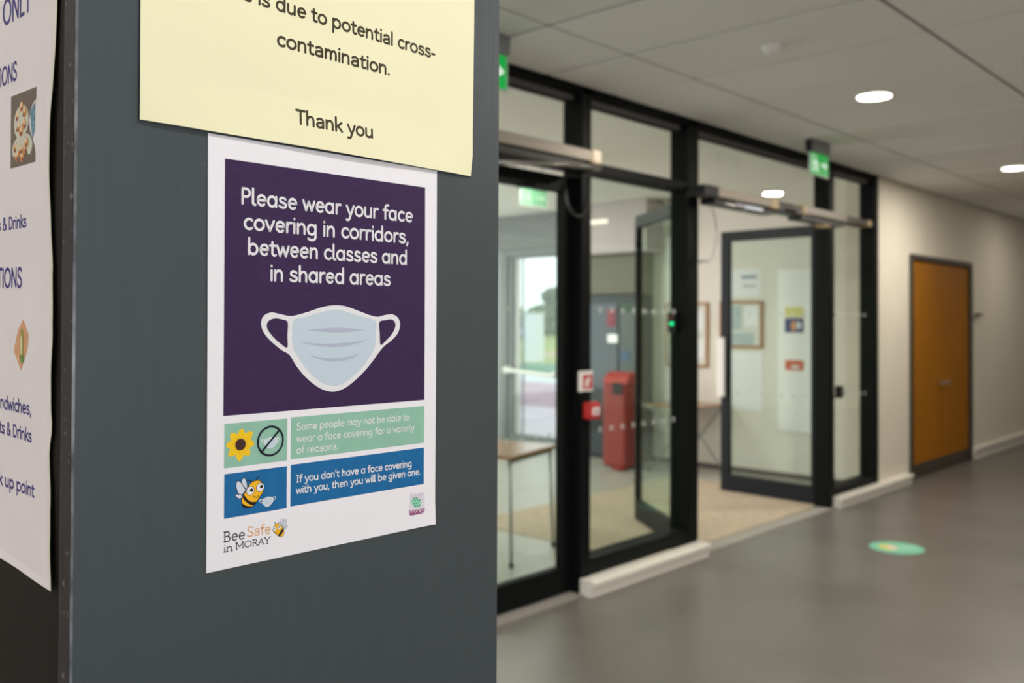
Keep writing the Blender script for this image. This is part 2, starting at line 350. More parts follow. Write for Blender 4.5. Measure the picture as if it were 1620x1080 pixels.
# ------------------------------------------------------------------ exit signs
def exit_sign(x0, y, label, w=.31, zc=CZ, arrow_right=True, scale=1.0, group=None, pale=False):
    h1, h2 = .088*scale, .165*scale
    s = thing('exit_sign', (x0+w/2, y, zc-h1-h2), label, 'exit sign', group=group)
    link('housing', BX((x0, y-.02, zc-h1), (x0+w, y+.025, zc-.001)), M_hous, s, bevel=.004)
    link('end_plate', BX((x0-.006, y-.022, zc-h1-.004), (x0, y+.027, zc-.002)), M_black, s)
    if zc < CZ:
        for q in (.06, w-.06): link('suspension_rod', MB().tube([(x0+q, y, zc-.002), (x0+q, y, CZ)], .004, 8), M_dsteel, s)
    link('backing', BX((x0, y-.004, zc-h1-h2), (x0+w, y+.006, zc-h1)), mat('sign_acrylic', (.45, .50, .47), .2), s)
    p = link('pictogram_panel', BX((x0+.012, y-.007, zc-h1-h2+.01), (x0+w-.012, y-.004, zc-h1-.004)), M_green2 if pale else M_green, s)
    mp = lambda u, v, o_: (x0+.012+u*(w-.024), y-.007-o_, zc-h1-h2+.012+v*(h2-.018))
    fig = MB(); M_sym = mat('sign_pale_symbol', (.28, .38, .29), .4) if pale else M_signw
    def poly(pts): fig.prism(pts, mp, 0, .0012)
    # running figure
    poly([(.27+.035*math.cos(a*math.pi/5), .80+.09*math.sin(a*math.pi/5)) for a in range(10)])
    poly([(.20, .66), (.30, .70), (.34, .42), (.24, .38)])
    poly([(.30, .66), (.40, .52), (.38, .46), (.30, .56)]); poly([(.20, .66), (.12, .48), (.15, .44), (.23, .56)])
    poly([(.26, .42), (.34, .42), (.41, .26), (.39, .10), (.35, .10), (.35, .24)])
    poly([(.24, .42), (.30, .38), (.22, .14), (.12, .14), (.12, .20), (.19, .22)])
    # door leaf
    poly([(.05, .10), (.09, .10), (.09, .90), (.05, .90)]); poly([(.09, .84), (.17, .84), (.17, .90), (.09, .90)])
    # arrow
    poly([(.56, .44), (.78, .44), (.78, .30), (.95, .50), (.78, .70), (.78, .56), (.56, .56)])
    f = link('pictogram', fig, M_sym, p)
    return s
M_green2 = mat('sign_pale_green', (.11, .25, .15), .4)
M_hous = mat('grey_sign_housing', (.20, .21, .21), .5)
exit_sign(6.13, 2.86, 'green running-man exit sign hanging in front of the right-hand post')
exit_sign(2.715, 2.86, 'green exit sign cut off by the pillar edge at the top')
exit_sign(5.44, 5.0, 'small pale green exit sign inside the lobby above the glass door', w=.34, zc=2.66, scale=.85, pale=True)

# ------------------------------------------------------------------ downlights, detector
def downlight(x, y, label, group=None, power=32):
    d = thing('downlight', (x, y, CZ-.01), label, 'ceiling light', group=group)
    link('trim_ring', MB().lathe([(.086, -.002), (.104, -.004), (.108, .006), (.108, .008)], (x, y, CZ-.004), 32), M_white, d, smooth=True)
    link('diffuser', MB().lathe([(.092, 0), (.092, .004)], (x, y, CZ-.010), 32), M_lamp, d)
    l = area('downlight_or_fill', (x, y, CZ-.02), .18, power, (1, .92, .81), (0, 0, -1), 'DISK')
    l.parent = None
downlight(5.216, 2.044, 'round white glowing downlight in the ceiling left of the other')
downlight(8.429, 2.133, 'round glowing downlight at the right edge of the photo', power=32)
for x, q in ((-1.2, 'farther'), (2.0, 'nearer')): downlight(x, 2.044, 'round downlight in the ceiling hidden behind the pillar, the '+q+' one', 'downlights behind the pillar')
for x, q in ((11.65, 'nearer'), (14.8, 'farther')): downlight(x, 2.13, 'round downlight past the right photo edge, the '+q+' one', 'downlights past the photo edge', power=9)
area('downlight_or_fill', (.6, -.15, CZ-.02), .18, 15.5, (1, .98, .96), (0, 0, -1), 'DISK')  # unseen lamp added to brighten the upper pillar, no fitting here
for x, p_ in ((3.2, 50), (6.4, 40)): area('downlight_or_fill', (x, -.9, CZ-.02), .18, p_, (1, .92, .81), (0, 0, -1), 'DISK')  # unseen fill lamps added to lift the corridor wall and floor
for x, y in ((2.4, 5.0), (5.4, 4.6), (6.6, 6.4), (3.4, 7.4)): area('lobby_beam', (x, y, CZ-.03), .5, 27, (1, .95, .87), (0, 0, -1), 'DISK')
sd = thing('smoke_detector', (3.954, 2.023, CZ-.05), 'small white round smoke detector on a ceiling tile', 'smoke detector')
link('base', MB().lathe([(.05, 0), (.052, .012), (.05, .02)], (3.954, 2.023, CZ-.02), 24), M_white, sd, smooth=True)
link('sensor_head', MB().lathe([(.018, -.022), (.034, -.018), (.038, -.004), (.04, 0)], (3.954, 2.023, CZ-.02), 24), M_white, sd, smooth=True)

# ------------------------------------------------------------------ alarm call point, its sign, release button
cp = thing('alarm_call_point', (3.99, 3.12, .955), 'red break-glass alarm call point box on the black post', 'call point')
link('body', BX((3.945, 3.095, .962), (4.04, T, 1.055)), M_red, cp, bevel=.010)
link('glass_panel', BX((3.962, 3.091, .985), (4.023, 3.096, 1.030)), mat('call_white', (.85, .72, .72), .3), cp, bevel=.003)
link('press_dot', BX((3.985, 3.0895, .998), (4.0, 3.0912, 1.013)), M_black, cp)
sg = thing('fire_sign', (3.97, T, 1.11), 'white and red fire action sign above the call point', 'sign')
link('plate', BX((3.908, T-.006, 1.113), (4.030, T-.001, 1.228)), M_white, sg, bevel=.001)
link('red_square', BX((3.945, T-.0075, 1.128), (4.024, T-.006, 1.205)), mat('sign_red', (.55, .03, .04), .4), sg)
fg = MB().prism([(3.962, 1.14), (3.992, 1.14), (3.992, 1.165), (4.004, 1.165), (4.004, 1.19), (3.978, 1.19), (3.978, 1.178), (3.962, 1.178)], lambda u, v, o_: (u, T-.0075-o_, v), 0, .001)
link('white_symbol', fg, M_white, sg)
rb = thing('access_reader', (4.99, 3.25, 1.44), 'small access reader with a green light on the post by the fixed pane', 'card reader')
link('body', BX((4.985, 3.232, 1.43), (5.02, 3.285, 1.56)), M_black, rb, bevel=.004)
link('green_light', MB().tube([(4.975, 3.25, 1.488), (4.986, 3.25, 1.488)], .012, 12), M_led, rb)
link('red_light', MB().tube([(4.978, 3.25, 1.528), (4.986, 3.25, 1.528)], .006, 10), mat('red_led', (.3, .0, .03), .4, emit=(.6, .0, .05), estr=.4), rb)
dh = thing('door_hold_button', (7.28, 3.12, .89), 'small black push button box on the narrow right-hand pane', 'button')
link('body', BX((7.225, 3.10, .885), (7.275, T, .985)), M_black, dh, bevel=.004)
link('button', MB().tube([(7.25, 3.085, .935), (7.25, 3.10, .935)], .014, 12), M_dsteel, dh)

# ------------------------------------------------------------------ wooden double door
wd = thing('door_4', (9.83, T, 0), 'ochre wooden double door in a dark bronze frame', 'door', 'structure')
link('frame', MB().box((8.885, T-.02, 0), (8.945, T+.11, 2.155)).box((10.69, T-.02, 0), (10.75, T+.11, 2.155)).box((8.945, T-.02, 2.105), (10.69, T+.11, 2.155)), M_bronze, wd, bevel=.003)
for x0, x1, hx in ((8.95, 9.815, 9.76), (9.819, 10.685, 9.875)):
    lf = link('door_leaf', BX((x0, T+.012, .008), (x1, T+.056, 2.10)), M_wood, wd, bevel=.002)
    link('kick_plate', BX((x0+.004, T+.009, .010), (x1-.004, T+.012, .135)), M_bronze, lf, bevel=.001)
    link('door_handle', MB().tube([(hx, T+.012, .89), (hx, T-.03, .89)], .009, 8).tube([(hx, T-.03, .89), (hx+(.09 if hx > 9.8 else -.09), T-.03, .89)], .009, 8).lathe([(.0, -.001), (.024, 0), (.024, .003)], (hx, T+.01, .89), 12), M_dsteel, lf, smooth=True)
ps = thing('projecting_sign', (10.9, T, 1.57), 'small dark bracket sign on the wall right of the wooden door', 'sign')
link('bracket', BX((10.86, T-.03, 1.575), (10.88, T, 1.60)), M_bronze, ps, bevel=.002)
link('plate', BX((10.80, T-.055, 1.57), (10.96, T-.03, 1.605)), M_bronze, ps, bevel=.003)

# ------------------------------------------------------------------ floor decal
fd = thing('floor_sticker', (6.215, 2.288, 0), 'round teal sticker on the corridor floor', 'floor sticker')
link('disc', MB().lathe([(.172, 0), (.172, .0012)], (6.215, 2.288, .0005), 40), mat('teal_vinyl', srgb(120, 196, 165), .4), fd)
def floor_map(u, v, o_):     # u along the corridor, v across it
    a = math.radians(-58); return (6.215+u*math.cos(a)-v*math.sin(a), 2.288+u*math.sin(a)+v*math.cos(a), .0018+o_)
def ell(cx, cy, rx, ry, n=24, rot=0):
    c, s = math.cos(rot), math.sin(rot)
    return [(cx+rx*math.cos(2*math.pi*k/n)*c-ry*math.sin(2*math.pi*k/n)*s, cy+rx*math.cos(2*math.pi*k/n)*s+ry*math.sin(2*math.pi*k/n)*c) for k in range(n)]
link('yellow_patch', MB().prism(ell(-.06, .0, .055, .075), floor_map, 0, .0006), mat('sticker_yellow', srgb(205, 200, 110), .5), fd)
link('pink_patch', MB().prism(ell(-.03, -.012, .035, .05), floor_map, .0006, .0012), mat('sticker_pink', srgb(230, 205, 185), .5), fd)
link('white_lettering', MB().prism([(.02, .03), (.12, .03), (.12, .045), (.02, .045)], floor_map, 0, .0006).prism([(.02, .0), (.13, .0), (.13, .015), (.02, .015)], floor_map, 0, .0006).prism([(.02, -.03), (.10, -.03), (.10, -.015), (.02, -.015)], floor_map, 0, .0006), mat('sticker_white', srgb(175, 220, 200), .5), fd)

# ------------------------------------------------------------------ lobby furniture
M_ttop = mat('table_top_wood', (.34, .16, .065), .2, noise=.1, nscale=6, stretch=(1, 8, 1))
M_tleg = mat('table_leg_steel', (.38, .40, .38), .35, metal=.7)
def fold_table(loc, rz, label, w=.62, d=.60, h=.68, cross=True, group=None):
    t = thing('folding_table', loc, label, 'table', rz=rz, group=group)
    link('tabletop', BX((-w/2, -d/2, h-.022), (w/2, d/2, h)), M_ttop, t, bevel=.004, world=False)
    link('apron', BX((-w/2+.03, -d/2+.03, h-.05), (w/2-.03, -d/2+.05, h-.022)), M_tleg, t, world=False)
    link('apron', BX((-w/2+.03, d/2-.05, h-.05), (w/2-.03, d/2-.03, h-.022)), M_tleg, t, world=False)
    for sx_ in (-1, 1):
        for sy_ in (-1, 1):
            x = sx_*(w/2-.05)
            if cross:
                pts = [(x-sy_*.012, sy_*(d/2-.05), h-.03), (x-sy_*.012, -sy_*(d/2-.03), .012)]
            else:
                pts = [(x, sy_*(d/2-.04), h-.03), (x+sx_*.015, sy_*(d/2-.02), .012)]
            lg = link('leg', MB().tube(pts, .011, 8), M_tleg, t, smooth=True, world=False)
            link('foot_cap', MB().lathe([(.014, 0), (.016, .015), (.012, .03)], (pts[1][0], pts[1][1], 0), 10), M_black, lg, world=False)
    return t
fold_table((4.28, 4.18, 0), math.radians(15), 'small wood-topped table just behind the closed glass door', w=.66, d=.66, cross=False)
fold_table((7.90, 4.98, 0), 0, 'wood-topped folding table with crossed legs behind the open door leaf')
fold_table((7.90, 5.27, 0), 0, 'folding table at the wall next to the red bin', d=.46) if False else None
bn = thing('waste_bin', (7.66, 5.585, 0), 'tall red waste bin in front of the vending machine', 'bin')
link('body', BX((7.50, 5.44, .02), (7.82, 5.73, .86)), mat('bin_red', (.30, .035, .03), .4), bn, bevel=.03)
lid = MB()
n = 10; pr = [(-.16+.32*k/n, .86+.125*math.sin(math.pi*k/n)**.6) for k in range(n+1)]
lid.add([(7.66+a, 5.435, b) for a, b in pr]+[(7.66+a, 5.735, b) for a, b in pr], [tuple(range(n, -1, -1)), tuple(range(n+1, 2*n+2))]+[(k, (k+1) % (n+1), n+1+(k+1) % (n+1), n+1+k) for k in range(n+1)])
link('hood', lid, mat('bin_hood_red', (.46, .05, .04), .35), bn, bevel=.01)
link('slot', BX((7.492, 5.475, .76), (7.502, 5.60, .88)), M_black, bn)
link('foot_pedal', BX((7.42, 5.42, .015), (7.50, 5.55, .04)), mat('pedal_red', (.35, .02, .02), .4), bn, bevel=.005)

vm = thing('vending_machine', (8.4, 6.03, 0), 'dark vending machine in the lobby alcove behind the red bin', 'vending machine')
link('cabinet', BX((8.0, 5.63, .03), (8.7, 6.44, 1.79)), mat('vending_dark', (.035, .045, .055), .4), vm, bevel=.012)
link('plinth', BX((8.03, 5.66, 0), (8.68, 6.41, .03)), M_black, vm)
link('display_window', BX((7.99, 5.90, .75), (8.0, 6.40, 1.70)), mat('display_blueblack', (.05, .065, .09), .12), vm, bevel=.002)
link('selection_panel', BX((7.99, 5.67, .70), (8.0, 5.87, 1.70)), mat('panel_grey', (.10, .12, .12), .35), vm, bevel=.002)
link('red_badge', BX((7.984, 5.93, 1.44), (7.99, 6.04, 1.63)), mat('badge_red', (.30, .03, .06), .4), vm)
link('lit_panel', BX((7.984, 5.90, 1.27), (7.99, 6.03, 1.36)), mat('lit_white', (.8, .8, .8), .4, emit=(1, .96, .92), estr=.55), vm)
link('blue_badge', BX((7.984, 5.74, 1.08), (7.99, 5.86, 1.18)), mat('badge_blue', (.06, .12, .24), .4), vm)
link('green_badge', BX((7.984, 5.72, 1.60), (7.99, 5.86, 1.70)), mat('badge_green', (.03, .09, .05), .4), vm)
link('delivery_flap', BX((7.985, 5.95, .30), (8.0, 6.35, .52)), M_black, vm, bevel=.004)
solo('reflection_strip', BX((7.93, 6.0, 2.57), (7.95, 6.25, 2.61)), mat('reflection_lit', (.9, .8, .7), .4, emit=(1, .86, .72), estr=1.1), 'short glowing strip standing in for a lamp reflection above the vending machine', 'light', bevel=.004)  # lamp reflection in the glass, imitated by a glowing strip

# notice boards and papers on the lobby side wall
WX = 8.25
M_bf = mat('board_frame_wood', (.40, .19, .07), .5)
def board(y0, y1, z0, z1, label, face, papers=()):
    b = thing('notice_board', (WX, (y0+y1)/2, z0), label, 'notice board')
    f = .026
    link('frame', MB().box((WX-.022, y0, z0), (WX, y0+f, z1)).box((WX-.022, y1-f, z0), (WX, y1, z1)).box((WX-.022, y0+f, z0), (WX, y1-f, z0+f)).box((WX-.022, y0+f, z1-f), (WX, y1-f, z1)), M_bf, b, bevel=.002)
    link('backing', BX((WX-.010, y0+f, z0+f), (WX, y1-f, z1-f)), face, b)
    for (a0, a1, b0, b1, mm) in papers: link('notice', BX((WX-.0115, a0, b0), (WX-.010, a1, b1)), mm, b)
    return b
M_bk = mat('board_pale', (.66, .68, .62), .7); M_pp = mat('paper_white', (.82, .83, .84), .7); M_pb = mat('paper_bluegrey', (.42, .50, .52), .7)
M_pg = mat('paper_greyprint', (.30, .34, .42), .7)
board(4.935, 5.45, 1.03, 1.70, 'wood-framed notice board seen left of the open door leaf', M_bk, [(4.99, 5.14, 1.12, 1.32, M_pp), (5.19, 5.36, 1.15, 1.38, M_pb), (5.0, 5.15, 1.40, 1.62, M_pp)])
board(4.327, 4.80, 1.24, 1.71, 'wood-framed notice board seen through the open door leaf', M_bk, [(4.38, 4.52, 1.46, 1.66, M_pp), (4.56, 4.74, 1.42, 1.66, M_pb), (4.42, 4.70, 1.27, 1.39, M_pb)])
pa = thing('paper_notice', (WX, 4.49, 1.75), 'large white notice sheet above the smaller notice board', 'notice')
link('sheet', BX((WX-.003, 4.355, 1.75), (WX, 4.70, 2.03)), M_pp, pa)
link('print', MB().box((WX-.0038, 4.39, 1.93), (WX-.003, 4.56, 1.965)).box((WX-.0038, 4.40, 1.85), (WX-.003, 4.54, 1.868)), M_pg, pa)
pw = thing('reflection_panel', (WX, 4.0, .45), 'tall white panel standing in for a reflection, carrying three coloured notices', 'reflection panel')  # white reflection in the door glass, built as a panel on the wall
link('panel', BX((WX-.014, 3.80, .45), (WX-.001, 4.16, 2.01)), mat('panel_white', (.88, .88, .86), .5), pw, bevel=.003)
solo('paper_notice', BX((WX-.017, 3.90, 1.55), (WX-.0141, 4.09, 1.645)), mat('paper_yellow', (.72, .68, .25), .7), 'pale yellow strip notice at the top of the white reflection panel', 'notice')
po = thing('poster', (WX-.015, 4.0, 1.40), 'small navy and orange poster on the white reflection panel', 'poster')
link('sheet', BX((WX-.017, 3.90, 1.40), (WX-.0141, 4.09, 1.54)), mat('paper_navy', (.05, .06, .18), .7), po)
link('orange_figure', MB().prism(ell(4.0, 1.465, .025, .05), lambda u, v, o_: (WX-.017-o_, u, v), 0, .001), mat('orange_print', (.75, .33, .12), .7), po)
link('white_patch', MB().prism([(3.92, 1.45), (3.965, 1.43), (3.965, 1.51), (3.93, 1.50)], lambda u, v, o_: (WX-.017-o_, u, v), 0, .001), M_pp, po)
rs = thing('red_notice', (WX-.015, 4.0, 1.04), 'orange-red rounded notice low on the white reflection panel', 'notice')
link('plate', BX((WX-.02, 3.90, 1.04), (WX-.0141, 4.085, 1.135)), mat('orange_red', (.62, .10, .03), .5), rs, bevel=.006)
link('white_band', BX((WX-.021, 3.94, 1.06), (WX-.02, 4.02, 1.085)), M_pp, rs)
solo('paper_notice', BX((WX-.003, 4.33, .62), (WX, 4.68, 1.20)), M_pp, 'tall plain white sheet below the smaller notice board', 'notice')

# ------------------------------------------------------------------ exterior door and outside
M_eframe = mat('pale_grey_frame', (.20, .22, .22), .4)
ed = thing('door_5', (8.28, 7.3, 0), 'grey-framed glass exterior door with a white push bar', 'door', 'structure')
link('frame', MB().box((8.22, 6.86, 0), (8.32, 6.91, 2.37)).box((8.22, 7.76, 0), (8.32, 7.84, 2.37)).box((8.22, 6.91, 2.30), (8.32, 7.76, 2.37)), M_eframe, ed, bevel=.003)
lf = link('door_leaf', MB().box((8.24, 6.91, .02), (8.29, 6.95, 2.30)).box((8.24, 7.69, .02), (8.29, 7.76, 2.30)).box((8.24, 6.95, 2.265), (8.29, 7.69, 2.30)).box((8.24, 6.95, .02), (8.29, 7.69, .12)), M_eframe, ed, bevel=.003)
link('door_pane', BX((8.262, 6.95, .12), (8.268, 7.69, 2.265)), glass_mat('exterior_glazing', (.96, .98, .97)), lf)
link('push_bar', MB().tube([(8.16, 6.93, .86), (8.16, 7.76, .90)], .028, 10).box((8.15, 7.70, .86), (8.24, 7.75, .94)).box((8.15, 6.93, .83), (8.24, 6.97, .91)), mat('push_bar_white', (.9, .92, .86), .3), lf)
link('glazing_bar', BX((8.255, 7.52, .12), (8.275, 7.535, 2.265)), M_eframe, lf)

def ground(name, x0, x1, z, color, label, cat='ground', rough=.9):
    solo(name, BX((x0, -10, z-.1), (x1, 220, z)), mat(name+str(x0), color, rough, noise=.12, nscale=1.5), label, cat, 'structure')
ground('ground', 8.9, 12.2, -.02, (.72, .60, .62), 'pale pinkish paving outside the exterior door')
ground('ground', 12.2, 17.0, -.02, (.50, .33, .37), 'mauve block paving beyond the pale paving')
ground('ground', 17.0, 19.4, -.02, (.68, .68, .66), 'white paved strip beyond the mauve paving')
ground('ground', 19.4, 24.5, -.02, (.10, .25, .14), 'green planting bed outside')
ground('ground', 24.5, 200, -.04, (.33, .38, .09), 'yellow-green grass field outside', 'grass')
solo('path', MB().add([(30, 27, -.03), (60, 44, -.03), (60, 40, -.03), (30, 24.5, -.03)], [(0, 1, 2, 3)]).add([(30, 27, -.035), (60, 44, -.035), (60, 40, -.035), (30, 24.5, -.035)], [(3, 2, 1, 0)]), mat('sandy_path', (.55, .38, .24), .9), 'sandy path crossing the grass outside', 'path', 'structure')
sp_ = thing('white_pillar', (25.6, 22.95, -.04), 'white utility cabinet standing on the grass outside', 'cabinet')
link('body', BX((25.3, 22.45, -.04), (25.8, 23.1, 1.75)), M_pp, sp_, bevel=.02)
link('cap', BX((25.27, 22.42, 1.75), (25.83, 23.13, 1.80)), M_white, sp_, bevel=.01)
def car(x, y, label, color, rz):
    c = thing('car', (x, y, -.04), label, 'car', rz=rz)
    pr = [(-2.1, .35), (-2.1, .85), (-1.7, 1.0), (-1.0, 1.45), (.6, 1.48), (1.2, 1.0), (2.0, .85), (2.1, .35)]
    link('body', MB().prism(pr, lambda u, v, o_: (u, o_, v), -.85, .85), color, c, bevel=.06, world=False)
    link('side_window', MB().prism([(-1.45, 1.02), (-.95, 1.38), (.5, 1.40), (1.0, 1.02)], lambda u, v, o_: (u, o_, v), -.87, .87), M_black, c, world=False)
    for sx_ in (-1.3, 1.35):
        for sy_ in (-.8, .62): link('wheel', MB().tube([(sx_, sy_, .33), (sx_, sy_+.2, .33)], .33, 16), M_black, c, world=False)
car(53.5, 50.2, 'pale blue car parked far outside, left of the cabinet', mat('car_blue', (.35, .45, .68), .3), 2.2)
car(60.5, 47.0, 'white car parked far outside, right of the cabinet', mat('car_white', (.75, .75, .76), .3), 2.2)
M_leaf = [mat('foliage_'+n, c, .8, noise=.35, nscale=1.2) for n, c in (('dark', (.07, .12, .06)), ('mid', (.12, .19, .09)), ('light', (.22, .31, .14)))]
M_bark = mat('bark', (.10, .08, .06), .9)
ico = bmesh.new(); bmesh.ops.create_icosphere(ico, subdivisions=2, radius=1); icov = [v.co.copy() for v in ico.verts]; icof = [tuple(v.index for v in f.verts) for f in ico.faces]; ico.free()
def tree(x, y, h, r, mm, label, squash=1.0, group=None):
    t = thing('tree', (x, y, -.04), label, 'tree', group=group)
    link('trunk', MB().tube([(x, y, -.04), (x+.05*h*.3, y, h*.35), (x, y, h*.75)], [r*.09, r*.07, r*.02], 8), M_bark, t, smooth=True)
    mb = MB(); rnd = random.Random(int(x*13+y*7))
    for k in range(16):
        a = rnd.uniform(0, 6.28); q = rnd.uniform(.1, .75)*r; zz = h*rnd.uniform(.38, .9); rr = r*rnd.uniform(.28, .5)*(1.15-.5*abs(zz/h-.55))
        mb.add([(x+q*math.cos(a)+p.x*rr*rnd.uniform(.85, 1.1), y+q*math.sin(a)+p.y*rr*rnd.uniform(.85, 1.1), zz+p.z*rr*squash*rnd.uniform(.8, 1.1)) for p in icov], icof)
    link('crown', mb, mm, t)
tree(62, 51.4, 4.3, 2.3, M_leaf[0], 'dark tree outside, tallest of the row')
tree(57.5, 46.2, 3.4, 1.6, M_leaf[1], 'mid-green tree outside at the right of the row')
tree(67, 58.8, 2.9, 1.6, M_leaf[1], 'low bushy tree outside left of the tallest one')
tree(71, 66.0, 2.6, 1.9, M_leaf[2], 'pale green bush outside at the left end of the row')
hd = MB(); rnd = random.Random(3)
for k in range(70):
    s_ = k/69; x = 75; y = 40+s_*50
    rr = rnd.uniform(.9, 1.4)
    hd.add([(x+p.x*rr, y+p.y*rr, 1.0+p.z*rr*1.2*rnd.uniform(.9, 1.1)) for p in icov], icof)
solo('hedge', hd, M_leaf[1], 'long green hedge along the far side of the grass', 'hedge')

# ==================================================================== THE PILLAR
A = .5745; S0 = .2241; S1 = .5966
def pillar_mat():
    m = bpy.data.materials.new('slate_grey_satin_paint'); m.use_nodes = True; nt = m.node_tree; b = nt.nodes['Principled BSDF']
    N = nt.nodes.new; Lk = nt.links.new
    tc = N('ShaderNodeTexCoord'); mp = N('ShaderNodeMapping'); mp.inputs['Scale'].default_value = (260, 260, 9); Lk(tc.outputs['Object'], mp.inputs[0])
    n = N('ShaderNodeTexNoise'); n.inputs['Scale'].default_value = 1; n.inputs['Detail'].default_value = 3; Lk(mp.outputs[0], n.inputs['Vector'])
    r = N('ShaderNodeValToRGB'); r.color_ramp.elements[0].position = .25; r.color_ramp.elements[1].position = .75
    r.color_ramp.elements[0].color = (.045, .058, .064, 1); r.color_ramp.elements[1].color = (.052, .066, .072, 1); Lk(n.outputs['Fac'], r.inputs[0])
    # sparse pale scratches and scuffs
    mp2 = N('ShaderNodeMapping'); mp2.inputs['Rotation'].default_value = (.2, .5, .3); mp2.inputs['Scale'].default_value = (20, 20, 75); Lk(tc.outputs['Object'], mp2.inputs[0])
    v = N('ShaderNodeTexNoise'); v.inputs['Scale'].default_value = 1.6; v.inputs['Detail'].default_value = 2; Lk(mp2.outputs[0], v.inputs['Vector'])
    r2 = N('ShaderNodeValToRGB'); r2.color_ramp.elements[0].position = .76; r2.color_ramp.elements[1].position = .82
    r2.color_ramp.elements[0].color = (0, 0, 0, 1); r2.color_ramp.elements[1].color = (.25, .25, .25, 1); Lk(v.outputs['Fac'], r2.inputs[0])
    mx = N('ShaderNodeMix'); mx.data_type = 'RGBA'; mx.inputs[7].default_value = (.17, .17, .17, 1)
    Lk(r2.outputs[0], mx.inputs[0]); Lk(r.outputs[0], mx.inputs[6]); Lk(mx.outputs[2], b.inputs['Base Color'])
    b.inputs['Roughness'].default_value = .42; b.inputs['Specular IOR Level'].default_value = .45
    bp = N('ShaderNodeBump'); bp.inputs['Strength'].default_value = .25; bp.inputs['Distance'].default_value = .0004
    Lk(n.outputs['Fac'], bp.inputs['Height']); Lk(bp.outputs[0], b.inputs['Normal'])
    return m
M_pil = pillar_mat()
def edge_mat():
    m = bpy.data.materials.new('worn_board_edge'); m.use_nodes = True; nt = m.node_tree; b = nt.nodes['Principled BSDF']
    N = nt.nodes.new; Lk = nt.links.new
    tc = N('ShaderNodeTexCoord')
    n = N('ShaderNodeTexNoise'); n.inputs['Scale'].default_value = 160; n.inputs['Detail'].default_value = 4; Lk(tc.outputs['Object'], n.inputs['Vector'])
    r = N('ShaderNodeValToRGB'); r.color_ramp.elements[0].position = .64; r.color_ramp.elements[1].position = .72
    r.color_ramp.elements[0].color = (.026, .022, .024, 1); r.color_ramp.elements[1].color = (.16, .15, .15, 1); Lk(n.outputs['Fac'], r.inputs[0])
    Lk(r.outputs[0], b.inputs['Base Color']); b.inputs['Roughness'].default_value = .6; b.inputs['Specular IOR Level'].default_value = .2
    return m
M_edge = edge_mat()
M_arris = mat('worn_arris_paint', (.19, .20, .21), .5, noise=.9, nscale=30)
pil = thing('pillar', ((S0+S1)/2, A+.2, 0), 'slate grey painted square pillar carrying the printed notices', 'pillar')
link('front_board', BX((S0+.0012, A, 0), (S1, A+.0012, CZ)).box((S0, A+.0012, 0), (S1, A+.018, CZ)), M_pil, pil)
link('worn_corner', MB().add([(S0-.00015, A+.0013, .02), (S0+.0012, A-.00015, .02), (S0+.0012, A-.00015, CZ-.02), (S0-.00015, A+.0013, CZ-.02)], [(0, 1, 2, 3)]), M_arris, pil)
link('board_edge', BX((S0-.0004, A+.0016, 0), (S0, A+.0165, CZ)), M_edge, pil)
M_side_shade = mat('slate_grey_side_shaded', (.016, .012, .010), .75, spec=.12, noise=.1, nscale=40)  # same slate paint, with this face's shade put into the colour
link('side_board', BX((S0+.0008, A+.018, 0), (S0+.02, A+.40, CZ)), M_side_shade, pil)
link('side_board', BX((S1-.02, A+.018, 0), (S1, A+.40, CZ)), M_pil, pil)
link('back_board', BX((S0+.02, A+.382, 0), (S1-.02, A+.40, CZ)), M_pil, pil)

# ------------------------------------------------------------------ stroke lettering
def parse(d):
    out = []; tok = d.replace(',', ' ').split(); i = 0; cur = None; st = None
    def num(k): return [float(t) for t in tok[i:i+k]]
    while i < len(tok):
        c = tok[i]; i += 1
        if c == 'M': st = [tuple(num(2))]; i += 2; out.append(st)
        elif c == 'L': st.append(tuple(num(2))); i += 2
        elif c == 'C':
            x1, y1, x2, y2, x3, y3 = num(6); i += 6; x0, y0 = st[-1]
            for k in range(1, 9):
                t = k/8; a = (1-t)**3; b = 3*t*(1-t)**2; c_ = 3*t*t*(1-t); e = t**3
                st.append((a*x0+b*x1+c_*x2+e*x3, a*y0+b*y1+c_*y2+e*y3))
        elif c == 'A':
            cx, cy, rx, ry, a0, a1 = num(6); i += 6; n_ = max(6, int(abs(a1-a0)/18))
            out.append([(cx+rx*math.cos(math.radians(a0+(a1-a0)*k/n_)), cy+ry*math.sin(math.radians(a0+(a1-a0)*k/n_))) for k in range(n_+1)])
    return out
